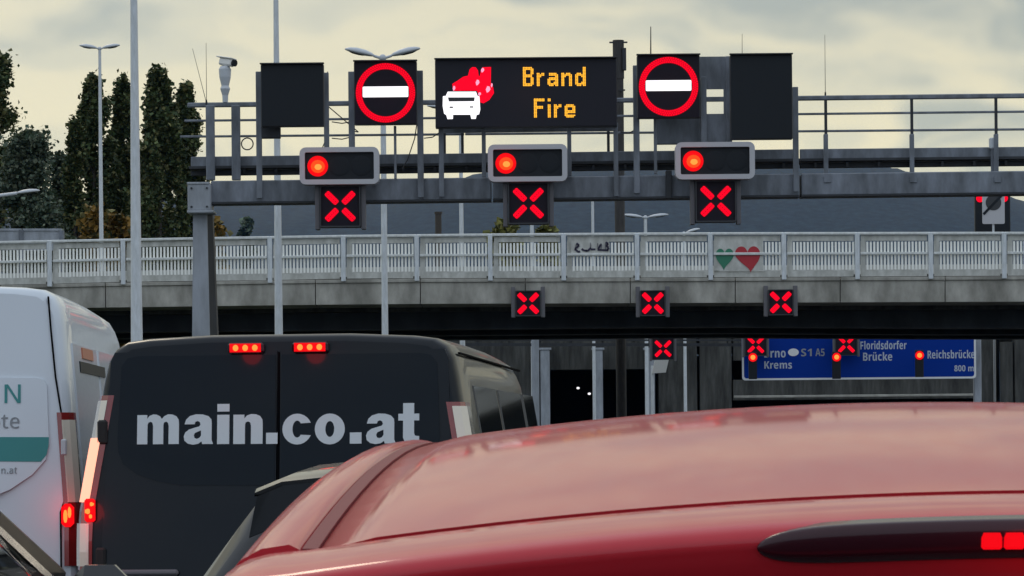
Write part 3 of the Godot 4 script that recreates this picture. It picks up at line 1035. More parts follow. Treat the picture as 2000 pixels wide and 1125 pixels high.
func gantry() -> void:
	var g := ground_thing("sign_gantry", "near grey steel gantry with walkway spanning the lanes", "gantry", at_y(393, GD))
	# column: a front plate and a flaring side
	var m := M.new()
	var t := P(391, 414, GD)
	m.eight([Vector3(t.x - 0.24, 0, t.z), Vector3(t.x + 0.22, 0, t.z), Vector3(t.x + 0.13, t.y, t.z), Vector3(t.x - 0.14, t.y, t.z), Vector3(t.x - 0.2, 0, t.z - 0.7), Vector3(t.x + 0.34, 0, t.z - 0.7), Vector3(t.x + 0.2, t.y, t.z - 0.4), Vector3(t.x - 0.12, t.y, t.z - 0.4)])
	part("column", m, mats.steel_light, g)
	m = M.new()
	m.eight([Vector3(t.x + 0.225, 0, t.z - 0.03), Vector3(t.x + 0.40, 0, t.z - 0.33), Vector3(t.x + 0.22, t.y, t.z - 0.2), Vector3(t.x + 0.135, t.y, t.z - 0.03), Vector3(t.x + 0.2, 0, t.z - 0.8), Vector3(t.x + 0.40, 0, t.z - 0.8), Vector3(t.x + 0.22, t.y, t.z - 0.5), Vector3(t.x + 0.14, t.y, t.z - 0.5)])
	part("column_shaded_side", m, mats.dark_steel, g)  # side face of the column, its shade put into the dark colour
	m = M.new()
	var hd := P(392, 388, GD - 0.1)
	m.box(hd, Vector3(0.46, 0.52, 0.6), 0.02)
	m.box(hd + Vector3(0.02, -0.275, 0), Vector3(0.52, 0.05, 0.66), 0.01)
	m.box(hd + Vector3(-0.02, 0.275, 0), Vector3(0.44, 0.05, 0.62), 0.01)
	var head := part("column_head", m, mats.steel_light, g)
	for q in [[-0.15, 0.18], [0.15, 0.18], [-0.15, -0.18], [0.15, -0.18]]:
		m = M.new()
		m.cyl(hd + Vector3(q[0], q[1], 0.30), hd + Vector3(q[0], q[1], 0.325), 0.022, 0.022, 6)
		part("bolt", m, mats.dark_steel, head)
	# main beam, in three lengths bolted end to end
	for r in [[414, 376.5, 960, 369.7], [963, 369.6, 1560, 362.2], [1563, 362.1, 2420, 352]]:
		m = M.new()
		m.bar(P(r[0], r[1], GD), P(r[2], r[3], GD), 0.45, 0.43, 0.02)
		part("beam", m, mats.steel, g)
		m = M.new()
		m.bar(P(r[0], r[1] + 22.5, GD - 0.05), P(r[2], r[3] + 22.5, GD - 0.05), 0.6, 0.03)
		part("beam_flange", m, mats.dark_steel, g)
	# walkway girder above and behind
	for r in [[373, 317, 960, 309.5], [962, 309.4, 1560, 302], [1562, 302, 2420, 293]]:
		m = M.new()
		m.bar(P(r[0], r[1], GD + 0.6), P(r[2], r[3], GD + 0.6), 0.08, 0.21, 0.01)
		part("walkway_fascia", m, mats.steel, g)
		m = M.new()
		m.bar(P(r[0], r[1] + 14, GD + 1.0), P(r[2], r[3] + 14, GD + 1.0), 0.9, 0.05)
		part("walkway_floor", m, mats.dark_steel, g)
		m = M.new()
		m.bar(P(r[0], r[1] + 22, GD + 0.85), P(r[2], r[3] + 22, GD + 0.85), 0.12, 0.10, 0.01)
		part("walkway_stringer", m, mats.dark_steel, g)
	for i in 26:
		m = M.new()
		var x := 415.0 + i * 62.0
		var y := curve([[373, 330], [2420, 308]], x)
		m.bar(P(x, y + 5, GD + 0.62), P(x, y + 5, GD + 1.35), 0.05, 0.1)
		part("walkway_bracket", m, mats.dark_steel, g)
	# railing of the walkway
	for r in [[366, 205.5, 1960, 187.5, 0.095], [360, 236, 1960, 218.5, 0.045], [352, 267, 1960, 253, 0.045]]:
		for seg in [[0.0, 0.345], [0.346, 0.70], [0.701, 1.3]]:
			m = M.new()
			var f := func(k: float) -> Vector3: return P(lerpf(r[0], r[2], k), lerpf(r[1], r[3], k), GD + 1.25)
			m.bar(f.call(seg[0]), f.call(seg[1]), r[4], r[4], r[4] * 0.2)
			part("handrail", m, mats.steel, g)
	for q in [[411, 206, 352, 0.17], [461, 206, 352, 0.17]]:
		m = M.new()
		upright(m, q[0], q[1], q[2], GD + 0.45, q[3], 0.12, 0.01)
		part("frame_post", m, mats.steel, g)
	for px in [1613.0, 1781.0, 1945.5, 2112.0, 868.0, 903.0, 1188.0]:
		m = M.new()
		upright(m, px, curve([[700, 200], [2000, 187]], px), 318, GD + 1.25, 0.055, 0.06)
		part("rail_post", m, mats.dark_steel, g)
		if px > 1600:
			m = M.new()
			upright(m, px, 262, 344, GD + 0.42, 0.085, 0.1, 0.008)
			part("stanchion", m, mats.steel, g)
			m = M.new()
			m.box(P(px + 3, 350, GD - 0.24), Vector3(0.13, 0.12, 0.03))
			part("clamp", m, mats.steel, g)
	# sign carriers: uprights that stand on the beam
	for q in [[506, 140, 388, 0.11], [638, 142, 388, 0.10], [687, 140, 352, 0.12], [821, 138, 386, 0.12], [1243, 128, 378, 0.12], [1375, 150, 360, 0.11], [1424, 110, 345, 0.11], [1554, 170, 375, 0.11], [862, 246, 385, 0.10], [945, 246, 346, 0.08], [1112, 246, 344, 0.08], [1203, 240, 384, 0.09], [772, 246, 350, 0.05], [1280, 228, 340, 0.06]]:
		m = M.new()
		upright(m, q[0], q[1], q[2], GD - 0.33, q[3], 0.08, 0.008)
		part("sign_carrier", m, mats.steel, g)
	m = M.new()
	m.bar(P(858, 256, GD + 0.2), P(1204, 252, GD + 0.2), 0.08, 0.08)
	part("sign_rail", m, mats.steel, g)
	# cables
	for c in [[[640, 140], [642, 260], [630, 288]], [[814, 243], [810, 270], [796, 312], [786, 330]], [[640, 207], [700, 258], [690, 256]], [[648, 238], [668, 241], [684, 238]], [[648, 270], [668, 272], [684, 268]], [[828, 270], [845, 268], [858, 259]], [[1212, 258], [1228, 260], [1238, 255]]]:
		m = M.new()
		var pts := []
		for i in c.size() - 1:
			for k in 4:
				pts.append(P(lerpf(c[i][0], c[i + 1][0], k / 4.0), lerpf(c[i][1], c[i + 1][1], k / 4.0), GD - 0.1))
		pts.append(P(c[-1][0], c[-1][1], GD - 0.1))
		m.tube(pts, 0.011, 5)
		part("cable", m, mats.cable, g)
	m = M.new()
	var loop := []
	for i in 19: loop.append(P(483 + cos(TAU * i / 18) * 11.5, 281 + sin(TAU * i / 18) * 11.5, GD + 0.4))
	m.tube(loop, 0.013, 5)
	part("cable_loop", m, mats.cable, g)
	# small boxes on the structure
	for q in [[528, 259, 0.40, 0.23, "junction_box"], [1306, 361, 0.12, 0.55, "hanging_box"]]:
		m = M.new()
		m.box(P(q[0], q[1], GD - 0.28), Vector3(q[2], q[3], 0.18), 0.012)
		part(q[4], m, mats.dark_steel, g)
	m = M.new()
	m.box(P(1325, 256, GD + 0.3), Vector3(0.86, 0.52, 0.2), 0.01)
	part("control_cabinet", m, mats.steel, g)
	# tall mast behind the gantry
	var mast := ground_thing("steel_mast", "tall dark rusty steel mast rising beside the text display", "mast", at_y(1207.5, 112.0))
	var tp := P(1207.5, 80, 112.0)
	m = M.new()
	m.cyl(Vector3(tp.x, 0, tp.z), tp, 0.175, 0.165, 14)
	part("shaft", m, mats.rust_steel, mast)
	m = M.new()
	m.cyl(tp + Vector3(0, -1.25, 0), tp + Vector3(0, 0.02, 0), 0.19, 0.19, 14)
	part("collar", m, mats.rust_steel, mast)
	m = M.new()
	m.box(tp + Vector3(0.19, -0.62, 0.1), Vector3(0.13, 0.74, 0.2), 0.015)
	part("antenna_box", m, mats.dark_steel, mast)
	for sx in [-1.0, 1.0]:
		m = M.new()
		m.bar(tp + Vector3(0, -0.06, 0.1), tp + Vector3(sx * 0.30, -0.06, 0.1), 0.05, 0.05)
		part("cap_bracket", m, mats.dark_steel, mast)
	m = M.new()
	m.bar(P(1210, 176, 111.8), P(1221, 176, 111.8), 0.05, 0.05)
	part("step_iron", m, mats.dark_steel, mast)
	# whip antennas
	for q in [["thin whip antenna leaning left of the white camera on the gantry rail", 403, 200, 376, 95, GD + 1.2], ["thin upright whip antenna left of the white camera on the gantry rail", 403.5, 203, 402.5, 84, GD + 1.25], ["dark whip antenna above the right no-entry display", 1271, 112, 1271, 52, GD + 0.1], ["short faint whip antenna above the gap beside the blank panel at the right", 1449.5, 112, 1449.5, 66, GD + 0.1], ["faint tall whip antenna right of the right blank panel", 1612, 185, 1611, 68, GD + 1.25]]:
		var o := ground_thing("whip_antenna", q[0], "antenna", P(q[1], q[2], q[5]), "antennas on the gantry")
		m = M.new()
		var thin := 0.016 if q[1] == 1271 else 0.007
		m.cyl(P(q[1], q[2], q[5]), P(q[3], q[4], q[5]), thin, thin * 0.6, 6)
		part("rod", m, mats.cable, o)
		m = M.new()
		m.cyl(P(q[1], q[2], q[5]) - Vector3(0, 0.04, 0), P(q[1], q[2], q[5]) + Vector3(0, 0.05, 0), thin + 0.012, thin + 0.012, 6)
		part("foot", m, mats.cable, o)
	# white camera on the rail
	var cb := P(441, 200, GD + 1.25)
	var cm := thing("traffic_camera", "white camera on a bulging grey stand on the gantry rail", "camera", cb)
	m = M.new()
	var prof := [[0.0, 0.055], [0.14, 0.06], [0.27, 0.10], [0.33, 0.075], [0.50, 0.115], [0.66, 0.125], [0.72, 0.09]]
	for i in prof.size() - 1:
		m.cyl(Vector3(-0.01, prof[i][0], 0), Vector3(-0.01, prof[i + 1][0], 0), prof[i][1], prof[i + 1][1], 14, i == 0 or i == prof.size() - 2)
	part("stand", m, mats.lamp_grey, cm)
	m = M.new()
	var tilt := Basis(Vector3.BACK, -0.22) * Basis(Vector3.UP, 0.9)
	m.box(Vector3(0.03, 0.80, 0), Vector3(0.14, 0.15, 0.36), 0.03, tilt)
	m.box(Vector3(0.02, 0.885, 0), Vector3(0.17, 0.02, 0.42), 0.005, tilt)
	part("housing", m, mats.white_plastic, cm)
	m = M.new()
	m.cyl(Vector3(0.03, 0.80, 0) + tilt * Vector3(0, 0, 0.18), Vector3(0.03, 0.80, 0) + tilt * Vector3(0, 0, 0.23), 0.068, 0.068, 14)
	part("lens", m, mats.black_panel, cm)
	# sensor on the walkway at the right
	var sn := thing("traffic_sensor", "small grey sensor box on the walkway edge at the far right", "sensor", P(1938, 290, GD + 0.5))
	m = M.new()
	m.box(Vector3(0, 0.10, 0), Vector3(0.12, 0.22, 0.14), 0.02)
	part("housing", m, mats.lamp_grey, sn)
	m = M.new()
	m.box(Vector3(0, -0.25, 0.02), Vector3(0.06, 0.5, 0.06))
	part("bracket", m, mats.steel, sn)

# ------------------------------------------------------------------ displays and signals on the gantry
func panel_body(o: Node3D, w: float, h: float, deep: float, face: Material) -> void:
	var m := M.new()
	m.box(Vector3(0, h / 2, -deep / 2), Vector3(w, h, deep), 0.012)
	part("housing", m, mats.panel_edge, o)
	m = M.new()
	m.prism(rect(w - 0.03, h - 0.03, 0.008, 2, Vector2(0, h / 2)), 0.001, 0.012)
	part("screen", m, face, o)
	m = M.new()
	m.box(Vector3(0, h + 0.012, 0.03), Vector3(w + 0.02, 0.02, 0.14))
	part("hood", m, mats.panel_edge, o)
	for s in [-1.0, 1.0]:
		m = M.new()
		m.bar(Vector3(s * w * 0.3, h * 0.5, -deep), Vector3(s * w * 0.3, h * 0.5, -deep - 0.2), 0.08, 0.08)
		part("mount", m, mats.steel, o)

func gantry_signs() -> void:
	var d := GD - 0.75
	var s := F / d
	var m: M
	for q in [["blank black display panel at the left end of the gantry", 510, 633, 125.5, 247], ["blank tall black display panel at the right, on the grey backing plate", 1427, 1548.5, 107, 272]]:
		var o := thing("blank_display", q[0], "display", P((q[1] + q[2]) / 2.0, q[4], d), 0.0, "blank displays on the gantry")
		panel_body(o, (q[2] - q[1]) / s, (q[4] - q[3]) / s, 0.2, mats.black_panel)
	# grey backing plate with two openings between the two panels at the right
	var bp := ground_thing("backing_plate", "grey metal plate with two small openings between right no-entry display and blank panel", "plate", P(1396, 290, GD - 0.2))
	m = M.new()
	for r in [[1366, 1428, 111, 174], [1366, 1377, 174, 223], [1413, 1428, 174, 223], [1377, 1413, 190, 197.5], [1366, 1428, 223, 285]]:
		var a := P(r[0], r[2], GD - 0.2)
		var c := P(r[1], r[3], GD - 0.2)
		m.box((a + c) / 2, Vector3(c.x - a.x, a.y - c.y, 0.05))
	part("plate", m, mats.steel, bp)
	# no-entry displays
	for q in [["red ring no-entry display left of the text display", 692, 815, 120.5, 243], ["red ring no-entry display right of the text display, beside the grey plate", 1245, 1367.5, 108, 230.5]]:
		var o := thing("no_entry_display", q[0], "display", P((q[1] + q[2]) / 2.0, q[4], d), 0.0, "no-entry displays on the gantry")
		var w: float = (q[2] - q[1]) / s
		panel_body(o, w, w, 0.22, mats.cross_face)
		m = M.new()
		m.frame(disc(0.575, 48, Vector2(0, w / 2)), disc(0.455, 48, Vector2(0, w / 2)), 0.013, 0.02)
		var ring_ := part("ring_light", m, mats.led_red_base, o)
		m = M.new()
		for i in 72:
			for j in 3:
				var a := TAU * (i + 0.5 * (j % 2)) / 72
				m.prism(disc(0.0185, 8, Vector2(cos(a), sin(a)) * (0.477 + j * 0.038) + Vector2(0, w / 2)), 0.0205, 0.026)
		tag(part("light_dots", m, mats.led_red, ring_), "", "", "", "stuff")
		m = M.new()
		m.prism(rect(0.88, 0.205, 0.02, 2, Vector2(0, w / 2 + 0.02)), 0.013, 0.022)
		part("bar_light", m, mats.led_white, o)
		lamp_light("display_light", Vector3(0, w / 2, 0.35), Color(1, 0.25, 0.25), 0.02, 0.3, o)
	# the text display
	var v := thing("text_display", "wide black text display showing a burning car and the words Brand and Fire", "display", P(1028, 248, d))
	var vw := 355.0 / s
	var vh := 133.0 / s
	panel_body(v, vw, vh, 0.3, mats.display_face)
	var X := func(px: float, py: float) -> Vector2: return Vector2((px - 1028.0) / s, (248.0 - py - (px - 1028.0) * 0.006) / s)
	var Z := func(pts: Array) -> PackedVector2Array:
		var r := PackedVector2Array()
		for p in pts: r.append(X.call(840.0 + p[0] / 5.263, 100.0 + p[1] / 5.263))
		return r
	m = M.new()
	m.prism(Z.call([[240, 405], [232, 335], [290, 300], [345, 262], [395, 250], [412, 185], [438, 163], [475, 165], [498, 198], [505, 255], [516, 255], [528, 200], [545, 165], [632, 162], [628, 330], [652, 372], [660, 430], [612, 500], [552, 535], [518, 525], [512, 460], [485, 405]]), 0.013, 0.018)
	var fl := part("flame_lights", m, mats.led_red, v)
	m = M.new()
	for q in [[545, 195, 18, 24], [492, 322, 20, 30], [600, 392, 24, 34], [512, 440, 16, 18], [638, 350, 10, 22], [250, 380, 14, 26]]:
		m.prism(Z.call([[q[0] - q[2], q[1]], [q[0] - q[2] * 0.3, q[1] - q[3]], [q[0] + q[2] * 0.7, q[1] - q[3] * 0.8], [q[0] + q[2], q[1]], [q[0] + q[2] * 0.2, q[1] + q[3] * 0.8], [q[0] - q[2] * 0.6, q[1] + q[3]]]), 0.0185, 0.021)
	tag(part("pink_lights", m, mats.led_pink, fl), "", "", "", "stuff")
	m = M.new()
	m.prism(Z.call([[185, 415], [475, 415], [490, 458], [510, 465], [517, 600], [505, 648], [480, 655], [470, 695], [425, 695], [415, 652], [238, 652], [235, 695], [180, 697], [168, 655], [145, 640], [132, 560], [135, 462], [165, 458]]), 0.013, 0.022)
	part("car_lights", m, mats.led_white, v)
	m = M.new()
	m.prism(Z.call([[186, 474], [462, 474], [457, 514], [195, 516]]), 0.023, 0.025)
	m.prism(Z.call([[202, 568], [238, 568], [238, 583], [202, 583]]), 0.023, 0.025)
	m.prism(Z.call([[410, 566], [446, 566], [446, 580], [410, 580]]), 0.023, 0.025)
	part("car_outline_gaps", m, mats.panel_edge, v)
	var glyphs := {
		"B": ["######.", "#######", "##...##", "##...##", "##...##", "######.", "######.", "##...##", "##...##", "##...##", "##...##", "#######", "######."],
		"r": ["", "", "", "", "##.##", "#####", "###..", "##...", "##...", "##...", "##...", "##...", "##..."],
		"a": ["", "", "", "", ".#####.", ".######", ".....##", ".######", "#######", "##...##", "##..###", "#######", ".###.##"],
		"n": ["", "", "", "", "##.###.", "#######", "###..##", "##...##", "##...##", "##...##", "##...##", "##...##", "##...##"],
		"d": [".....##", ".....##", ".....##", ".....##", ".###.##", "#######", "##..###", "##...##", "##...##", "##...##", "##..###", "#######", ".###.##"],
		"F": ["#######", "#######", "##.....", "##.....", "##.....", "######.", "######.", "##.....", "##.....", "##.....", "##.....", "##.....", "##....."],
		"i": ["##", "##", "..", "..", "##", "##", "##", "##", "##", "##", "##", "##", "##"],
		"e": ["", "", "", "", ".#####.", "#######", "##...##", "##...##", "#######", "#######", "##.....", "#######", ".#####."],
	}
	for q in [["Brand", 1022.0, 131.0], ["Fire", 1043.0, 192.5]]:
		var px: float = q[1]
		for ch in q[0]:
			m = M.new()
			var wide := 0
			for row in 13:
				var line: String = glyphs[ch][row]
				wide = maxi(wide, line.length())
				for col in line.length():
					if line[col] == "#":
						m.prism(rect(2.75 / s, 2.75 / s, 0.9 / s, 1, X.call(px + 1.5 + col * 3.0, q[2] + 1.45 + row * 2.88)), 0.013, 0.017)
			part("letter_lights", m, mats.led_amber, v)
			px += wide * 3.0 + 6.0
	lamp_light("display_light", Vector3(0, vh / 2, 0.4), Color(1, 0.6, 0.45), 0.03, 0.4, v)
	# red signal boxes
	var sig: Node3D
	var sl := ["red light signal box in a pale frame, left of three, below the left no-entry display", "red light signal box in a pale frame, middle of three, below the text display", "red light signal box in a pale frame, right of three, below the right displays"]
	for i in 3:
		var at := P([663.0, 1030.5, 1396.5][i], [324.0, 318.5, 314.0][i], GD - 0.9)
		if i:
			copy(sig, at, sl[i])
			continue
		sig = thing("light_signal", sl[0], "traffic signal", at, 0.0, "red light signals on the gantry")
		m = M.new()
		m.frame(rect(1.53, 0.715, 0.12, 5), rect(1.33, 0.525, 0.03, 5), -0.28, 0.06)
		part("frame", m, mats.signal_frame, sig)
		m = M.new()
		m.prism(rect(1.36, 0.55, 0.03, 2), -0.26, -0.02)
		part("face", m, mats.black_panel, sig)
		for x in [-0.42, 0.0, 0.42]:
			m = M.new()
			var lit: bool = x < -0.1
			var prof := []
			for k in 5:
				var ring := PackedVector3Array()
				for p in disc(0.2 * cos(k * 0.36), 24): ring.append(Vector3(x + p.x, p.y, -0.018 + (0.06 if lit else 0.008) * sin(k * 0.36)))
				prof.append(ring)
			m.loft(prof)
			part("lit_lens" if lit else "dark_lens", m, mats.lamp_red if lit else mats.black_panel, sig)
			if lit:
				m = M.new()
				m.ball(Vector3(x + 0.005, -0.01, 0.03), Vector3(0.135, 0.125, 0.036), 16)
				part("lit_halo", m, mats.lamp_mid, sig)
				m = M.new()
				m.ball(Vector3(x + 0.01, -0.02, 0.04), Vector3(0.085, 0.07, 0.038), 14)
				part("lit_core", m, mats.lamp_core, sig)
		for x in [-0.5, 0.5]:
			m = M.new()
			m.bar(Vector3(x, 0, -0.28), Vector3(x, 0, -0.7), 0.1, 0.1)
			part("mount", m, mats.steel, sig)
		lamp_light("signal_glow", Vector3(-0.42, 0, 0.3), Color(1, 0.12, 0.05), 0.02, 0.15, sig)
	# lane crosses below them
	var cl := ["red X lane signal hanging from the gantry under the left signal box", "red X lane signal hanging from the gantry under the middle signal box", "red X lane signal hanging from the gantry under the right signal box"]
	var first: Node3D
	for i in 3:
		var at := P([664.5, 1032.0, 1398.0][i], [403.0, 397.0, 393.0][i], GD - 0.75)
		if i == 0:
			first = lane_cross(cl[0], 0.79, 0.97, 0.545, 0.125, 0.3)
			first.set_meta("group", "lane crosses on the gantry")
			first.position = at
		else: copy(first, at, cl[i])

# ------------------------------------------------------------------ street lamps
func lamp_head(o: Node3D, at: Vector3, out: Vector3, length: float, wide: float) -> void:
	var z := out.normalized()
	var x := Vector3.UP.cross(z).normalized()
	var y := z.cross(x)
	var rings := []
	for k in [[0.0, 0.25, 0.35], [0.08, 0.6, 0.6], [0.3, 0.95, 0.95], [0.6, 1.0, 1.0], [0.85, 0.75, 0.7], [0.97, 0.4, 0.35], [1.0, 0.1, 0.1]]:
		var ring := PackedVector3Array()
		for i in 14:
			var a := TAU * i / 14
			ring.append(at + z * length * k[0] + x * cos(a) * wide * 0.5 * k[1] + y * sin(a) * wide * (0.34 if sin(a) > 0 else 0.16) * k[2])
		rings.append(ring)
	var m := M.new()
	m.loft(rings)
	var head := part("lamp_head", m, mats.lamp_grey, o)
	m = M.new()
	m.ball(at + z * length * 0.55 - y * wide * 0.10, Vector3(wide * 0.32, wide * 0.12, length * 0.3), 10, Basis(x, y, z))
	part("lamp_glass", m, mats.dark_glass, head)

func street_lamp(label: String, px: float, top: float, d: float, r0: float, r1: float, span: float, head_len: float, wide: float, rise := 0.3, arms := [-1.0, 1.0]) -> void:
	var base := at_y(px, d)
	var h := P(px, top, d).y
	var o := thing("street_lamp", label, "street lamp", base, 0.0, "street lamps")
	var m := M.new()
	m.cyl(Vector3.ZERO, Vector3(0, h * 0.16, 0), r0 * 1.15, r0 * 1.1, 16)
	m.cyl(Vector3(0, h * 0.16, 0), Vector3(0, h, 0), r0, r1, 16)
	part("pole", m, mats.galvanised, o)
	for sx in arms:
		var a := Vector3(sx * (span / 2.0 - head_len), (span / 2.0 - head_len) * rise, 0)
		m = M.new()
		m.cyl(Vector3(0, h - 0.02, 0), Vector3(0, h, 0) + a, r1 * 0.6, r1 * 0.55, 10)
		part("arm", m, mats.lamp_grey, o)
		lamp_head(o, Vector3(0, h, 0) + a, Vector3(sx, rise, 0), head_len, wide)
	m = M.new()
	m.ball(Vector3(0, h, 0), Vector3(r1, r1, r1) * 1.5, 10)
	part("joint", m, mats.lamp_grey, o)

func street_lamps() -> void:
	street_lamp("thick near lamp pole running out of the top of the picture", 267.5, -90, 58, 0.115, 0.055, 1.9, 0.7, 0.3)
	street_lamp("lamp pole behind the left blank panel, running out of the top of the picture", 545, -120, 75, 0.10, 0.05, 1.9, 0.7, 0.3)
	street_lamp("double-headed street lamp rising above the left no-entry display", 752.5, 113, 80, 0.085, 0.06, 1.83, 0.70, 0.30, 0.24)
	street_lamp("double-headed street lamp before the poplars at the left", 200, 95, 118, 0.10, 0.05, 1.44, 0.62, 0.28, 0.16)
	street_lamp("double-headed street lamp mostly hidden behind the text display", 903.5, 214, 118, 0.11, 0.055, 2.35, 0.75, 0.3, 0.12)
	street_lamp("double-headed street lamp under the beam, right of the rusty mast", 1263, 425, 150, 0.09, 0.07, 2.05, 0.88, 0.3, 0.12)
	street_lamp("low single-armed street lamp head just above the railing, right of a double lamp", 1338, 456, 152, 0.08, 0.06, 1.5, 0.66, 0.28, 0.28, [1.0])
	street_lamp("thin lamp pole left of the rusty mast, its head hidden by the beam", 1160, 358, 150, 0.075, 0.06, 1.4, 0.6, 0.26, 0.1)
	street_lamp("lamp pole showing below the middle red X", 1041, 345, 150, 0.10, 0.08, 1.2, 0.5, 0.26, 0.1)
	street_lamp("single-armed street lamp reaching in from the left before the dark trees", -120, 396, 64, 0.09, 0.06, 3.9, 0.44, 0.16, 0.11, [1.0])

# ------------------------------------------------------------------ vehicles
func wheels(o: Node3D, half: float, zs: Array, r: float) -> void:
	for z in zs:
		for sx in [-1.0, 1.0]:
			var m := M.new()
			m.cyl(Vector3(sx * (half - 0.11), r, z), Vector3(sx * (half + 0.10), r, z), r, r, 24)
			var w := part("wheel", m, mats.rubber, o)
			m = M.new()
			m.cyl(Vector3(sx * (half + 0.06), r, z), Vector3(sx * (half + 0.115), r, z), r * 0.66, r * 0.6, 16)
			part("rim", m, mats.rim, w)

# cross-section of a van, lower left round over the roof to lower right
func van_side(y: float, wb: float, wt: float, yt: float) -> float:
	if y < 1.15: return wb
	return lerpf(wb, wt + 0.02, clampf((y - 1.15) / (yt - 0.2 - 1.15), 0, 1))

func van_ring(z: float, wb: float, wt: float, yt: float, yb: float, lean: float) -> PackedVector3Array:
	var half := [[wb * 0.92, yb], [wb * 0.985, yb + 0.1], [wb, minf(0.62, yt - 0.3)], [wb, minf(1.15, yt - 0.24)], [wt + 0.02, yt - 0.2], [wt, yt - 0.11], [wt - 0.035, yt - 0.05], [wt - 0.09, yt - 0.015], [wt - 0.2, yt], [wt * 0.4, yt + 0.015]]
	var r := PackedVector3Array()
	for p in half: r.append(Vector3(-p[0], p[1], z - maxf(0, p[1] - 1.0) * lean))
	half.reverse()
	for p in half: r.append(Vector3(p[0], p[1], z - maxf(0, p[1] - 1.0) * lean))
	return r

func van(label: String, at: Vector3, turn: float, paint: Material, wb: float, wt: float, yt: float) -> Node3D:
	var o := thing("delivery_van", label, "van", at, turn)
	var rings := []
	for k in [[0.0, 0.955, -0.04, 0.10], [-0.012, 0.975, -0.018, 0.10], [-0.04, 0.99, -0.005, 0.10], [-0.10, 1.0, 0.0, 0.10], [-0.5, 1.0, 0.0, 0.05], [-1.2, 1.0, 0.0, 0.0], [-2.2, 1.0, -0.01, 0.0], [-3.0, 0.995, -0.03, 0.0], [-3.3, 0.985, -0.08, 0.0]]:
		rings.append(van_ring(k[0], wb * k[1], wt * k[1], yt + k[2], 0.32, k[3]))
	rings.append(van_ring(-3.75, wb * 0.98, wt * 0.95, yt - 0.36, 0.32, 0))
	rings.append(van_ring(-4.2, wb * 0.96, wb * 0.86, 1.26, 0.32, 0))
	rings.append(van_ring(-4.75, wb * 0.92, wb * 0.80, 1.02, 0.34, 0))
	rings.append(van_ring(-4.95, wb * 0.80, wb * 0.62, 0.86, 0.38, 0))
	var m := M.new()
	m.loft(rings)
	part("body", m, paint, o)
	wheels(o, wb - 0.10, [-1.0, -4.1], 0.34)
	m = M.new()
	m.box(Vector3(0, 0.47, 0.02), Vector3(wb * 1.9, 0.24, 0.16), 0.03)
	part("bumper", m, mats.rubber, o)
	m = M.new()
	m.eight([Vector3(-wt * 0.85, yt - 0.14, -3.36), Vector3(wt * 0.85, yt - 0.14, -3.36), Vector3(wb * 0.80, 1.3, -4.19), Vector3(-wb * 0.80, 1.3, -4.19), Vector3(-wt * 0.85, yt - 0.10, -3.40), Vector3(wt * 0.85, yt - 0.10, -3.40), Vector3(wb * 0.80, 1.34, -4.23), Vector3(-wb * 0.80, 1.34, -4.23)])
	part("windscreen", m, mats.dark_glass, o)
	for sx in [-1.0, 1.0]:
		m = M.new()
		m.box(Vector3(sx * (wb + 0.16), 1.2, -3.75), Vector3(0.2, 0.3, 0.12), 0.04)
		m.bar(Vector3(sx * (wb - 0.05), 1.1, -3.75), Vector3(sx * (wb + 0.1), 1.12, -3.75), 0.06, 0.06)
		part("door_mirror", m, mats.rubber, o)
	return o

# a sheet that follows the van's flank between two heights
func flank_pane(o: Node3D, called: String, z0: float, z1: float, y0: float, y1: float, sx: float, wb: float, wt: float, yt: float, material: Material, proud := 0.006) -> void:
	var m := M.new()
	var rings := []
	for k in 5:
		var y := lerpf(y0, y1, k / 4.0)
		var x := van_side(y, wb, wt, yt)
		rings.append(PackedVector3Array([Vector3(sx * (x - 0.01), y, z0), Vector3(sx * (x + proud), y, z0 - 0.012), Vector3(sx * (x + proud), y, z1 + 0.012), Vector3(sx * (x - 0.01), y, z1)]))
	m.loft(rings, true, true, true, false)
	part(called, m, material, o)

# upright strip of a rear corner lamp between two heights, x from the flank inwards
func corner_strip(y0: float, y1: float, in0: float, in1: float, sx: float, wb: float, wt: float, yt: float, z_front: float, proud: float) -> M:
	var m := M.new()
	var rings := []
	for k in 7:
		var y := lerpf(y0, y1, k / 6.0)
		var x := van_side(y, wb, wt, yt)
		var z := -maxf(0, y - 1.0) * 0.10
		var ring := PackedVector3Array()
		if in0 < 0.02:     # wraps round the corner
			for q in [[x - in1, 0.0 + proud], [x - 0.05, 0.004 + proud], [x - 0.012, -0.02 + proud * 0.5], [x + proud, -0.06], [x + proud, z_front], [x - in1, z_front]]:
				ring.append(Vector3(sx * q[0], y, z + q[1]))
		else:
			for q in [[x - in1, proud], [x - in0, proud], [x - in0, -0.08], [x - in1, -0.08]]:
				ring.append(Vector3(sx * q[0], y, z + q[1]))
		rings.append(ring)
	m.loft(rings, true, true, true, false)
	return m

func vehicles() -> void:
	black_van()
	white_van()
	red_car()
	hatchback("black car hidden behind the red roof, its rear window just showing", Vector3(0.02, 0, -7.1), deg_to_rad(-4.3), 0.0)
	hatchback("dark car with bright window trim cut off at the lower left", Vector3(-2.14, 0, -5.0), deg_to_rad(-4.3), 0.165)

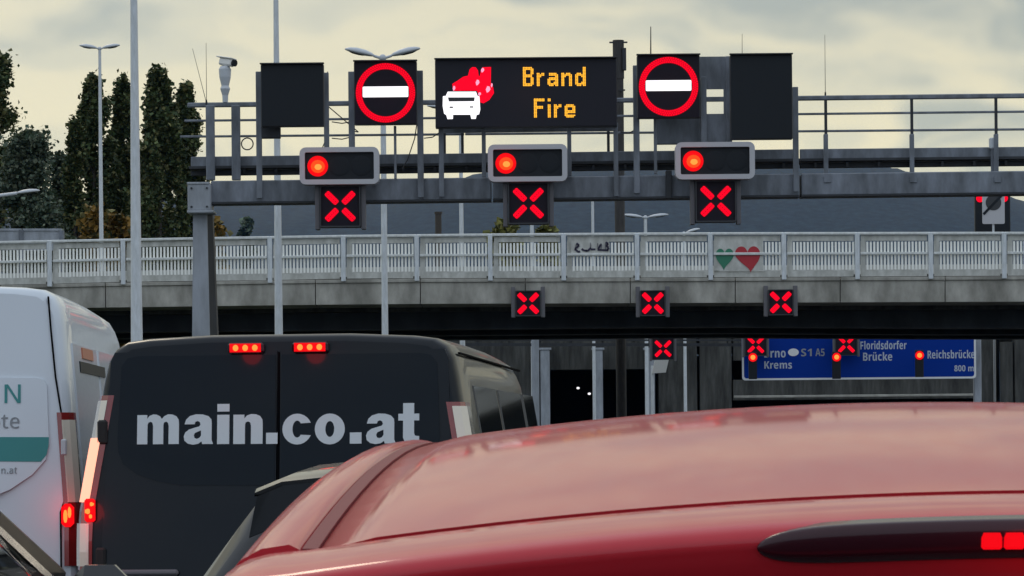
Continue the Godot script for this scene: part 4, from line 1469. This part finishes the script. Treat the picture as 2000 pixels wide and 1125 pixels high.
func heavy_letter(ch: String, xf: Transform3D, wide: float, xh: float) -> M:
	var m := M.new()
	var poly := PackedVector2Array()
	var more := []
	var pts := []
	match ch:
		"m": pts = [0, 0, 0, 100, 30, 100, 30, 87, 37, 97, 48, 102, 59, 101, 69, 95, 74, 86, 82, 96, 93, 102, 106, 101, 118, 95, 125, 83, 126, 68, 126, 0, 95, 0, 95, 62, 93, 73, 87, 77, 81, 74, 79, 66, 79, 0, 48, 0, 48, 62, 46, 73, 40, 77, 34, 74, 31, 66, 31, 0]
		"n": pts = [0, 0, 0, 100, 29, 100, 29, 87, 36, 97, 47, 102, 60, 101, 71, 95, 77, 83, 78, 68, 78, 0, 47, 0, 47, 62, 45, 73, 39, 77, 33, 74, 31, 66, 31, 0]
		"i": pts = [0, 0, 0, 100, 30, 100, 30, 0]; more = [[0, 111, 0, 137, 30, 137, 30, 111]]
		".": pts = [0, 0, 0, 38, 40, 38, 40, 0]
		"t": pts = [13, 137, 43, 137, 43, 101, 57, 101, 57, 78, 43, 78, 43, 36, 45, 27, 51, 25, 57, 25, 57, 1, 42, -2, 28, 0, 17, 8, 13, 20, 13, 78, 0, 78, 0, 101, 13, 101]
		"a": pts = [3, 68, 7, 84, 17, 96, 34, 102, 52, 101, 67, 95, 75, 84, 76, 70, 76, 14, 80, 0, 51, 0, 49, 9, 40, 1, 26, -2, 12, 2, 3, 12, 1, 27, 5, 40, 15, 50, 30, 56, 42, 60, 46, 66, 44, 75, 38, 79, 32, 76, 30, 68]
	for i in range(0, pts.size(), 2): poly.append(Vector2(pts[i], pts[i + 1]))
	if ch == "c":
		for i in 25:
			var a := deg_to_rad(lerpf(24, 336, i / 24.0))
			poly.append(Vector2(42 + 42 * cos(a), 50 + 52.5 * sin(a)))
		for i in 21:
			var a := deg_to_rad(lerpf(318, 42, i / 20.0))
			poly.append(Vector2(42 + 13.5 * cos(a), 50 + 29 * sin(a)))
	var w := 0.0
	for p in poly: w = maxf(w, p.x)
	if ch == "o": w = 84.0
	var k := Vector2(wide / w, xh / 100.0)
	var fit := func(a: Array) -> PackedVector2Array:
		var r := PackedVector2Array()
		for i in range(0, a.size(), 2): r.append(Vector2(a[i], a[i + 1]) * k)
		return r
	if ch == "o":
		var outer := PackedVector2Array()
		var inner := PackedVector2Array()
		for p in disc(1.0, 32):
			outer.append((Vector2(42, 50) + Vector2(p.x * 42, p.y * 52.5)) * k)
			inner.append((Vector2(42, 50) + Vector2(p.x * 12.5, p.y * 27)) * k)
		m.frame(outer, inner, 0, 0.003, xf)
		return m
	for i in poly.size(): poly[i] *= k
	if ch == "a":
		var cut: PackedVector2Array = fit.call([47.5, 47, 38, 42, 31, 38, 28, 30, 30, 21, 36, 18, 43, 21, 47.5, 29, 47.5, 36, 90, 36, 90, 36.06, 47.5, 36.06])
		for piece in Geometry2D.clip_polygons(poly, cut): m.prism(piece, 0, 0.003, xf)
	else:
		m.prism(poly, 0, 0.003, xf)
	for q in more: m.prism(fit.call(q), 0, 0.003, xf)
	return m

func black_van() -> void:
	var d := 16.5
	var wb := 1.0
	var wt := 0.865
	var yt := 2.04
	var base := at_y(540, d)
	base.x = (540.0 - 1000.0) / F * d + 0.0
	var o := van("black van with white web address lettering on its rear doors", base, deg_to_rad(-6.2), mats.black_paint, wb, wt, yt)
	var R := Transform3D(Basis(Vector3.RIGHT, -atan(0.10)), Vector3(0, 1.0, 0.0))   # the leaning rear face
	var m: M
	for sx in [-1.0, 1.0]:
		var outline := PackedVector2Array()
		for p in [[0.014, 0.955], [0.70, 0.955], [0.755, 0.945], [0.785, 0.905], [0.80, 0.55], [0.795, 0.48], [0.77, 0.42], [0.70, 0.37], [0.60, 0.335], [0.48, 0.315], [0.014, 0.31]]:
			outline.append(Vector2(p[0] * sx, p[1]))
		var door_line := PackedVector2Array()
		for p in [[0.009, 0.975], [0.82, 0.975], [0.84, 0.93], [0.85, 0.5], [0.87, 0.1], [0.88, -0.42], [0.009, -0.42]]:
			door_line.append(Vector2(p[0] * sx, p[1]))
		m = M.new()
		m.prism(door_line, -0.02, 0.006, R)
		var door := part("rear_door", m, mats.black_paint, o)
		m = M.new()
		m.prism(outline, 0.004, 0.011, R)
		part("door_window", m, mats.black_door_glass, door)
		for y in [0.58, -0.05]:
			if sx > 0 and y > 0: continue
			m = M.new()
			m.box(R * Vector3(sx * 0.875, y, 0.012), Vector3(0.05, 0.12, 0.03), 0.01)
			part("hinge", m, mats.rubber, door)
		# high brake lights
		m = M.new()
		m.box(Vector3(sx * 0.16, 1.985, -0.085), Vector3(0.18, 0.055, 0.06), 0.012)
		var hb := part("high_brake_light", m, mats.lens_smoked, o)
		for k in 3:
			m = M.new()
			m.ball(Vector3(sx * (0.112 + k * 0.048), 1.985, -0.053), Vector3(0.015, 0.016, 0.012), 10)
			part("bulb", m, mats.lamp_core, hb)
		m = M.new()
		m.box(Vector3(sx * 0.16, 1.985, -0.054), Vector3(0.155, 0.042, 0.006))
		part("reflector", m, mats.lamp_red, hb)
		lamp_light("brake_glow", Vector3(sx * 0.16, 1.985, 0.06), Color(1, 0.08, 0.03), 0.012, 0.05, o)
		# tail lamp
		var lamp := part("tail_light", corner_strip(0.90, 1.76 if sx < 0 else 1.71, 0.0, 0.078, sx, wb, wt, yt, -0.24, 0.008), mats.lens_red, o)
		part("side_lens", corner_strip(1.26, 1.735 if sx < 0 else 1.69, 0.0, 0.046, sx, wb, wt, yt, -0.20, 0.014), mats.lens_clear, lamp)
		if sx < 0: part("light_bar", corner_strip(1.235, 1.55, 0.0, 0.040, sx, wb, wt, yt, -0.10, 0.018), mats.tail_glow, lamp)
		part("lower_lens", corner_strip(0.92, 1.13, 0.0, 0.062, sx, wb, wt, yt, -0.20, 0.014), mats.lens_clear, lamp)
		for q in [[-0.080, 1.225, 0.015], [-0.062, 1.19, 0.020], [-0.075, 1.165, 0.015]]:
			m = M.new()
			m.ball(Vector3(sx * (wb + q[0]), q[1], 0.0), Vector3(q[2], q[2] * 1.2, 0.02), 10)
			part("bulb", m, mats.lamp_core, lamp)
		m = M.new()
		m.box(Vector3(sx * (wb - 0.07), 1.195, 0.004), Vector3(0.055, 0.115, 0.022), 0.01)
		part("brake_reflector", m, mats.lamp_red, lamp)
		lamp_light("brake_glow", Vector3(sx * (wb - 0.05), 1.2, 0.12), Color(1, 0.08, 0.04), 0.02, 0.06, o)
	m = M.new()
	m.box(R * Vector3(0, 0.28, 0.0), Vector3(0.010, 1.38, 0.004), 0.0, R.basis)
	part("door_gap", m, mats.gap, o)
	m = M.new()
	m.box(R * Vector3(-0.63, -0.115, 0.02), Vector3(0.29, 0.03, 0.04), 0.010, R.basis)
	part("door_handle", m, mats.bracket_grey, o)
	m = M.new()
	m.box(Vector3(-0.28, 0.74, 0.022), Vector3(0.52, 0.12, 0.012), 0.003)
	part("number_plate", m, mats.letter_white, o)
	# web address
	for q in [["m", 262, 345], ["a", 354, 413], ["i", 421, 445], ["n", 453, 511], [".", 518, 540.5], ["c", 550, 606], ["o", 614, 673], [".", 683, 706], ["a", 714, 773], ["t", 778, 819]]:
		var x0: float = (q[1] - 541.0) / 398.0
		m = heavy_letter(q[0], R * Transform3D(Basis(), Vector3(x0, 0.518 - (q[1] - 262.0) * 0.000015, 0.0115)), (q[2] - q[1]) / 398.0, 0.1445)
		part("lettering", m, mats.letter_white, o)
	# flank windows on the right side
	for w in [[-0.62, -1.62], [-1.72, -2.85], [-2.98, -3.55]]:
		flank_pane(o, "side_window", w[0], w[1], 1.22, 1.80, 1.0, wb, wt, yt, mats.dark_glass)
	for w in [[-1.72, -2.85], [-2.98, -3.55]]:
		flank_pane(o, "side_window", w[0], w[1], 1.22, 1.80, -1.0, wb, wt, yt, mats.dark_glass)
	m = M.new()
	m.bar(Vector3(wt + 0.0, yt - 0.085, -0.3), Vector3(wt - 0.01, yt - 0.10, -3.2), 0.012, 0.010)
	part("roof_gutter", m, mats.gap, o)

func white_van() -> void:
	var d := 18.0
	var wb := 0.965
	var wt := 0.865
	var yt := 2.378
	var o := van("white van with teal stripe and letters, cut by the left edge", Vector3(-3.28, 0, -d), deg_to_rad(0.8), mats.white_paint, wb, wt, yt)
	var R := Transform3D(Basis(Vector3.RIGHT, -atan(0.10)), Vector3(0, 1.0, 0.0))
	var m: M
	# door gap along the right edge
	m = M.new()
	var gp := [[0.80, 1.33], [0.815, 1.15], [0.84, 0.90], [0.872, 0.70], [0.875, 0.60], [0.885, 0.35], [0.895, 0.24], [0.87, 0.16], [0.88, -0.5]]
	for i in gp.size() - 1:
		m.bar(R * Vector3(gp[i][0], gp[i][1], 0.002), R * Vector3(gp[i + 1][0], gp[i + 1][1], 0.002), 0.009, 0.012)
		part("door_gap", m, mats.gap, o)
	m = M.new()
	m.box(R * Vector3(0, 0.4, 0.0), Vector3(0.012, 1.8, 0.006), 0.0, R.basis)
	part("door_gap", m, mats.gap, o)
	for sx in [-1.0, 1.0]:
		var poly := PackedVector2Array()
		for p in [[0.03, 0.895], [0.74, 0.89], [0.778, 0.88], [0.795, 0.85], [0.808, 0.53], [0.79, 0.45], [0.72, 0.37], [0.60, 0.29], [0.50, 0.25], [0.03, 0.20]]:
			poly.append(Vector2(p[0] * sx, p[1]))
		m = M.new()
		m.prism(poly, -0.004, 0.010, R)
		var door := part("rear_door_panel", m, mats.white_paint, o)
		if sx > 0:
			var band := PackedVector2Array()
			for p in [[0.03, 0.578], [0.807, 0.570], [0.806, 0.525], [0.795, 0.475], [0.765, 0.438], [0.03, 0.45]]: band.append(Vector2(p[0], p[1]))
			m = M.new()
			m.prism(band, 0.010, 0.0125, R)
			tag(part("colour_band", m, mats.teal, door), "teal stripe")
		m = M.new()
		m.box(R * Vector3(sx * 0.888, 0.515, 0.012), Vector3(0.03, 0.085, 0.03), 0.006)
		part("hinge", m, mats.lamp_grey, o)
		var lamp := part("tail_light", corner_strip(0.88, 1.70, 0.0, 0.075, sx, wb, wt, yt, -0.16, 0.008), mats.lens_red, o)
		part("side_lens", corner_strip(1.22, 1.66, 0.0, 0.042, sx, wb, wt, yt, -0.12, 0.014), mats.lens_clear, lamp)
		m = M.new()
		m.box(Vector3(sx * (wb - 0.055), 1.15, 0.004), Vector3(0.068, 0.125, 0.024), 0.02)
		part("brake_reflector", m, mats.lamp_red, lamp)
		for q in [[-0.066, 1.145, 0.012], [-0.045, 1.165, 0.010]]:
			m = M.new()
			m.ball(Vector3(sx * (wb + q[0]), q[1], 0.012), Vector3(q[2], q[2] * 3.2, 0.012), 10)
			part("bulb", m, mats.lamp_core, lamp)
		lamp_light("brake_glow", Vector3(sx * (wb - 0.05), 1.2, 0.12), Color(1, 0.08, 0.04), 0.012, 0.06, o)
	letters("lettering", "N", font(false), mats.teal, o, R * Transform3D(Basis(), Vector3(0.570, 0.755, 0.011)), 0.086, 0.10, 0.003)
	letters("lettering", "ote", font(false), mats.letter_grey, o, R * Transform3D(Basis(), Vector3(0.49, 0.618, 0.011)), 0.16, 0.074, 0.003)
	letters("lettering", "n.at", font(false), mats.letter_grey, o, R * Transform3D(Basis(), Vector3(0.555, 0.375, 0.011)), 0.083, 0.035, 0.003)
	# right flank: pressed panel, dark trim and an orange reflection painted on as a strip
	flank_pane(o, "side_panel", -0.35, -1.55, 1.30, 2.08, 1.0, wb, wt, yt, mats.white_paint, 0.008)
	flank_pane(o, "side_panel", -1.65, -2.75, 1.30, 2.08, 1.0, wb, wt, yt, mats.white_paint, 0.008)
	flank_pane(o, "side_trim", -0.6, -1.9, 1.93, 1.99, 1.0, wb, wt, yt, mats.black_panel, 0.014)
	flank_pane(o, "orange_reflection", -0.75, -1.3, 2.01, 2.07, 1.0, wb, wt, yt, mats.reflection_orange, 0.016)
	flank_pane(o, "side_window", -2.9, -3.5, 1.35, 1.98, 1.0, wb, wt, yt, mats.dark_glass, 0.008)

# a plain hatchback: lower body, dark glazing, painted roof and pillars
func hatchback(label: String, at: Vector3, turn: float, lift: float) -> Node3D:
	var o := thing("hatchback_car", label, "car", at, turn)
	var bel := 0.95 + lift
	var m := M.new()
	var rings := []
	for k in [[0.0, 0.76, 0.82], [-0.05, 0.84, 0.90], [-0.4, 0.88, 0.96], [-2.0, 0.90, 0.95], [-3.1, 0.89, 0.94], [-3.4, 0.88, 0.92], [-3.95, 0.86, 0.80], [-4.2, 0.80, 0.68], [-4.3, 0.68, 0.58]]:
		var w: float = k[1]
		var y: float = k[2] + lift
		var r := PackedVector3Array()
		for p in [[-w * 0.9, 0.2], [-w * 0.99, 0.36], [-w, 0.55], [-w * 0.985, y - 0.12], [-w * 0.95, y - 0.03], [-w * 0.88, y], [0, y + 0.01], [w * 0.88, y], [w * 0.95, y - 0.03], [w * 0.985, y - 0.12], [w, 0.55], [w * 0.99, 0.36], [w * 0.9, 0.2]]:
			r.append(Vector3(p[0], p[1], k[0]))
		rings.append(r)
	m.loft(rings)
	part("body", m, mats.dark_paint, o)
	# glazing
	var prof := [[-0.12, bel + 0.03, 0.74], [-0.22, 1.12 + lift, 0.71], [-0.33, 1.285 + lift, 0.605], [-0.36, 1.345 + lift, 0.59], [-0.58, 1.372 + lift, 0.585], [-0.9, 1.38 + lift, 0.58], [-1.6, 1.40 + lift, 0.58], [-2.2, 1.395 + lift, 0.585], [-2.55, 1.365 + lift, 0.59], [-2.95, 1.17 + lift, 0.63], [-3.32, bel + 0.0, 0.70]]
	var house := func(z: float, yt: float, wt: float, grow: float) -> PackedVector3Array:
		var r := PackedVector3Array()
		var wb := 0.885
		var half := [[wb, bel - 0.05], [lerpf(wb, wt + 0.05, 0.55), lerpf(bel, yt - 0.07, 0.55)], [wt + 0.055, yt - 0.075], [wt + 0.02, yt - 0.03], [wt - 0.04, yt - 0.006], [wt - 0.16, yt + 0.006], [wt * 0.3, yt + 0.022]]
		for p in half: r.append(Vector3(-p[0] - grow, p[1] + grow, z))
		half.reverse()
		for p in half: r.append(Vector3(p[0] + grow, p[1] + grow, z))
		return r
	rings = []
	for k in prof: rings.append(house.call(k[0], k[1], k[2], 0.0))
	m = M.new()
	m.loft(rings)
	part("glazing", m, mats.dark_glass, o)
	m = M.new()
	rings = []
	for k in [[-0.13, bel + 0.04, 0.735], [-0.22, 1.12 + lift, 0.705], [-0.325, 1.276 + lift, 0.61]]:
		var full: PackedVector3Array = house.call(k[0], k[1], k[2], 0.0)
		var rr := PackedVector3Array()
		for i in range(4, 10): rr.append(full[i] + Vector3(0, 0.004, 0.008))
		for i in range(9, 3, -1): rr.append(full[i] + Vector3(0, -0.006, -0.004))
		rings.append(rr)
	m.loft(rings)
	part("rear_window", m, mats.rear_glass, o)
	m = M.new()
	rings = []
	for k in [[-0.328, 1.282 + lift, 0.608], [-0.338, 1.33 + lift, 0.60], [-0.345, 1.372 + lift, 0.592]]:
		var full: PackedVector3Array = house.call(k[0], k[1], k[2], 0.0)
		var rr := PackedVector3Array()
		for i in range(3, 11): rr.append(full[i] + Vector3(0, 0.004, 0.010))
		for i in range(10, 2, -1): rr.append(full[i] + Vector3(0, -0.006, -0.004))
		rings.append(rr)
	m.loft(rings)
	part("hatch_panel", m, mats.black_panel, o)
	# roof skin over the glazing
	m = M.new()
	rings = []
	for k in [[-0.34, 1.376 + lift, 0.59], [-0.37, 1.385 + lift, 0.59], [-0.58, 1.398 + lift, 0.585], [-0.9, 1.412 + lift, 0.58], [-1.6, 1.42 + lift, 0.58], [-2.2, 1.40 + lift, 0.585], [-2.55, 1.366 + lift, 0.59]]:
		var full: PackedVector3Array = house.call(k[0], k[1], k[2], 0.008)
		var r := PackedVector3Array()
		for i in range(3, 11): r.append(full[i])
		for i in range(10, 2, -1): r.append(full[i] - Vector3(0, 0.008, 0))
		rings.append(r)
	m.loft(rings)
	part("roof", m, mats.dark_paint, o)
	for sx in [-1.0, 1.0]:
		m = M.new()
		m.bar(Vector3(sx * 0.775, bel + 0.02, -3.30), Vector3(sx * 0.68, 1.13 + lift, -2.98), 0.07, 0.06, 0.01)
		m.bar(Vector3(sx * 0.68, 1.13 + lift, -2.98), Vector3(sx * 0.615, 1.345 + lift, -2.53), 0.07, 0.06, 0.01)
		part("front_pillar", m, mats.dark_paint, o)
		m = M.new()
		rings = []
		for k in [[-0.13, bel + 0.035, 0.74], [-0.22, 1.12 + lift, 0.71], [-0.33, 1.285 + lift, 0.605], [-0.36, 1.345 + lift, 0.59], [-0.58, 1.372 + lift, 0.585], [-0.75, 1.378 + lift, 0.582]]:
			var full: PackedVector3Array = house.call(k[0], k[1], k[2], 0.010)
			var rr := PackedVector3Array()
			for i in 5: rr.append(full[i] if sx < 0 else full[13 - i])
			for i in range(4, -1, -1): rr.append((full[i] if sx < 0 else full[13 - i]) - Vector3(sx * 0.03, 0.005, 0))
			rings.append(rr)
		m.loft(rings)
		part("rear_pillar", m, mats.dark_paint, o)
		m = M.new()
		m.bar(Vector3(sx * 0.845, bel + 0.0, -1.65), Vector3(sx * 0.665, 1.36 + lift, -1.55), 0.03, 0.09, 0.008)
		part("middle_pillar", m, mats.gap, o)
		m = M.new()
		m.bar(Vector3(sx * 0.80, bel + 0.02, -3.18), Vector3(sx * 0.70, 1.14 + lift, -2.86), 0.02, 0.018)
		m.bar(Vector3(sx * 0.70, 1.14 + lift, -2.86), Vector3(sx * 0.655, 1.315 + lift, -2.48), 0.02, 0.018)
		m.bar(Vector3(sx * 0.655, 1.315 + lift, -2.48), Vector3(sx * 0.672, 1.36 + lift, -1.5), 0.018, 0.018)
		part("window_trim", m, mats.chrome, o)
		m = M.new()
		m.box(Vector3(sx * 0.955, bel + 0.01, -2.98), Vector3(0.15, 0.12, 0.10), 0.04)
		m.bar(Vector3(sx * 0.82, bel - 0.02, -2.96), Vector3(sx * 0.92, bel - 0.005, -2.97), 0.05, 0.05)
		part("door_mirror", m, mats.dark_paint, o)
		m = M.new()
		m.box(Vector3(sx * 0.70, 0.80 + lift, -0.03), Vector3(0.26, 0.14, 0.12), 0.03)
		part("tail_light", m, mats.lens_red, o)
	wheels(o, 0.80, [-0.85, -3.45], 0.32)
	m = M.new()
	m.box(Vector3(0, 0.42, 0.02), Vector3(1.6, 0.24, 0.14), 0.04)
	part("bumper", m, mats.dark_paint, o)
	m = M.new()
	m.box(Vector3(0, 0.66 + lift, 0.012), Vector3(0.52, 0.11, 0.02), 0.003)
	part("number_plate", m, mats.letter_white, o)
	return o

func red_car() -> void:
	var turn := deg_to_rad(-2.6)
	var o := thing("red_hatchback", "glossy red car close in front, its roof filling the lower right", "car", Vector3(0.462, 0, -2.65), turn)
	var m: M
	# roof: sections along the car
	var yc := [[-0.505, 1.3885], [-0.7, 1.4125], [-0.95, 1.4385], [-1.25, 1.464], [-1.6, 1.4845], [-1.95, 1.4965], [-2.25, 1.4985], [-2.55, 1.488]]
	var ditch := [[-0.505, 0.672], [-1.2, 0.665], [-2.0, 0.64], [-2.55, 0.61]]
	var kc := [[-0.505, 0.105], [-1.2, 0.12], [-2.55, 0.13]]
	var zs := [-0.505, -0.52, -0.56, -0.62, -0.70, -0.82, -0.95, -1.1, -1.25, -1.42, -1.6, -1.78, -1.95, -2.1, -2.25, -2.4, -2.55]
	var rings := []
	var left := []
	var right := []
	var gut := [[], []]
	for z in zs:
		# smooth height: a parabola through the measured ends
		var t: float = (-z - 0.505) / 1.75
		var y := 1.3885 + 0.22 * t - 0.11 * t * t
		var w := curve(ditch, z)
		var k := curve(kc, z)
		var up := PackedVector3Array()
		var n := 24
		for i in n + 1:
			var x := lerpf(-w, w, float(i) / n)
			var roll := maxf(0.0, absf(x) - (w - 0.02)) / 0.02
			up.append(Vector3(x, y - k * x * x - 0.006 * roll * roll, z - 0.07 * (x * x - 0.0)))
		for i in range(n, -1, -1):
			up.append(up[i] - Vector3(0, 0.03, 0))
		rings.append(up)
		var ye := y - k * w * w
		for s in 2:
			var sx := -1.0 if s == 0 else 1.0
			var ze: float = z - 0.07 * w * w
			gut[s].append(Vector3(sx * (w + 0.008), ye - 0.010, ze))
			var side := PackedVector3Array()
			for p in [[0.016, -0.016], [0.018, -0.004], [0.028, 0.001], [0.055, -0.003], [0.075, -0.014], [0.092, -0.034], [0.104, -0.07], [0.08, -0.09], [0.024, -0.06]]:
				side.append(Vector3(sx * (w + p[0]), ye + p[1], ze))
			(left if s == 0 else right).append(side)
	m = M.new()
	m.loft(rings)
	part("roof", m, mats.red_paint, o)
	for s in 2:
		m = M.new()
		m.loft(left if s == 0 else right)
		part("roof_side", m, mats.red_paint, o)
		m = M.new()
		for i in gut[s].size() - 1:
			m.bar(gut[s][i], gut[s][i + 1], 0.015, 0.014)
		part("roof_moulding", m, mats.red_gap, o)
	# tailgate top: one profile swept across the car
	m = M.new()
	rings = []
	var half := 60
	for i in half + 1:
		var x := sin(lerpf(-1.0, 1.0, float(i) / half) * PI / 2) * 0.785
		var a := absf(x)
		var b := minf(a, 0.69)
		var dy := -0.105 * b * b - curve([[0.70, 0], [0.727, 0.003], [0.747, 0.013], [0.764, 0.032], [0.776, 0.066], [0.785, 0.11]], a)
		var dz := -0.07 * b * b - 2.0 * pow(maxf(0, a - 0.72), 2) * 4.0
		var r := PackedVector3Array()
		for p in [[-0.495, 1.383], [-0.490, 1.3858], [-0.46, 1.3856], [-0.40, 1.3815], [-0.345, 1.3755], [-0.315, 1.3705], [-0.300, 1.3655], [-0.293, 1.360], [-0.290, 1.354], [-0.293, 1.347], [-0.305, 1.330], [-0.325, 1.306], [-0.35, 1.288], [-0.495, 1.290]]:
			r.append(Vector3(x, p[1] + dy, p[0] + dz))
		rings.append(r)
	m.loft(rings)
	var gate := part("tailgate", m, mats.red_paint, o)
	m = M.new()
	var dark := []
	for i in half + 1:
		var x := lerpf(-0.68, 0.68, float(i) / half)
		dark.append(Vector3(x, 1.374 - 0.105 * x * x, -0.500 - 0.07 * x * x))
	for i in half: m.bar(dark[i], dark[i + 1], 0.012, 0.018)
	part("tailgate_gap", m, mats.red_gap, o)
	# high brake light in its long dark lens
	m = M.new()
	rings = []
	for i in 41:
		var f := -cos(PI * i / 40.0)
		var e := sqrt(maxf(0.002, 1.0 - pow(absf(f), 9.0)))
		var x := f * 0.262
		var r := PackedVector3Array()
		for p in [[1.0, -0.026], [0.75, -0.002], [0.3, 0.004], [-0.4, 0.003], [-0.85, -0.002], [-1.0, -0.02]]:
			var y: float = 1.3490 + p[0] * 0.0200 * e
			r.append(Vector3(x, y - 0.105 * x * x, -0.2885 + p[1] * (0.4 + 0.6 * e) - 0.07 * x * x + (1.3490 - y) * -0.35))
		rings.append(r)
	m.loft(rings)
	var lens := part("brake_light", m, mats.lens_smoked, gate)
	for k in range(-3, 4):
		m = M.new()
		m.box(Vector3(k * 0.0195, 1.3475, -0.2868), Vector3(0.0180, 0.0165, 0.008), 0.002)
		part("lit_cell", m, mats.led_red_deep, lens)
	lamp_light("brake_glow", Vector3(0, 1.34, -0.22), Color(1, 0.06, 0.03), 0.004, 0.05, o)
	# glazing and lower body
	var glass := M.new()
	rings = []
	for k in [[-0.20, 1.02, 0.66], [-0.34, 1.27, 0.62], [-0.6, 1.34, 0.63], [-1.2, 1.40, 0.62], [-2.0, 1.43, 0.60], [-2.5, 1.42, 0.58], [-2.95, 1.22, 0.62], [-3.4, 0.99, 0.68]]:
		var r := PackedVector3Array()
		for p in [[-0.82, 0.93], [-0.76, lerpf(0.95, k[1], 0.5)], [-k[2] - 0.045, k[1] - 0.05], [-k[2] + 0.05, k[1]], [0, k[1] + 0.005], [k[2] - 0.05, k[1]], [k[2] + 0.045, k[1] - 0.05], [0.76, lerpf(0.95, k[1], 0.5)], [0.82, 0.93]]:
			r.append(Vector3(p[0], p[1], k[0]))
		rings.append(r)
	glass.loft(rings)
	part("glazing", glass, mats.dark_glass, o)
	m = M.new()
	rings = []
	for k in [[0.0, 0.74, 0.84], [-0.06, 0.83, 0.93], [-0.3, 0.87, 0.98], [-2.0, 0.89, 0.96], [-3.3, 0.88, 0.95], [-3.9, 0.85, 0.84], [-4.2, 0.78, 0.68], [-4.3, 0.66, 0.58]]:
		var w: float = k[1]
		var y: float = k[2]
		var r := PackedVector3Array()
		for p in [[-w * 0.9, 0.2], [-w * 0.99, 0.36], [-w, 0.55], [-w * 0.985, y - 0.12], [-w * 0.95, y - 0.03], [-w * 0.88, y], [0, y + 0.01], [w * 0.88, y], [w * 0.95, y - 0.03], [w * 0.985, y - 0.12], [w, 0.55], [w * 0.99, 0.36], [w * 0.9, 0.2]]:
			r.append(Vector3(p[0], p[1], k[0]))
		rings.append(r)
	m.loft(rings)
	part("body", m, mats.red_paint, o)
	for sx in [-1.0, 1.0]:
		m = M.new()
		m.bar(Vector3(sx * 0.80, 0.97, -0.22), Vector3(sx * 0.685, 1.29, -0.46), 0.10, 0.14, 0.03)
		part("rear_pillar", m, mats.red_paint, o)
		m = M.new()
		m.bar(Vector3(sx * 0.78, 0.96, -3.35), Vector3(sx * 0.60, 1.43, -2.5), 0.07, 0.07, 0.015)
		part("front_pillar", m, mats.red_paint, o)
		m = M.new()
		m.box(Vector3(sx * 0.70, 0.82, -0.03), Vector3(0.26, 0.16, 0.12), 0.03)
		part("tail_light", m, mats.lens_red, o)
	wheels(o, 0.79, [-0.85, -3.45], 0.32)
	m = M.new()
	m.box(Vector3(0, 0.42, 0.02), Vector3(1.6, 0.24, 0.14), 0.04)
	part("bumper", m, mats.red_paint, o)
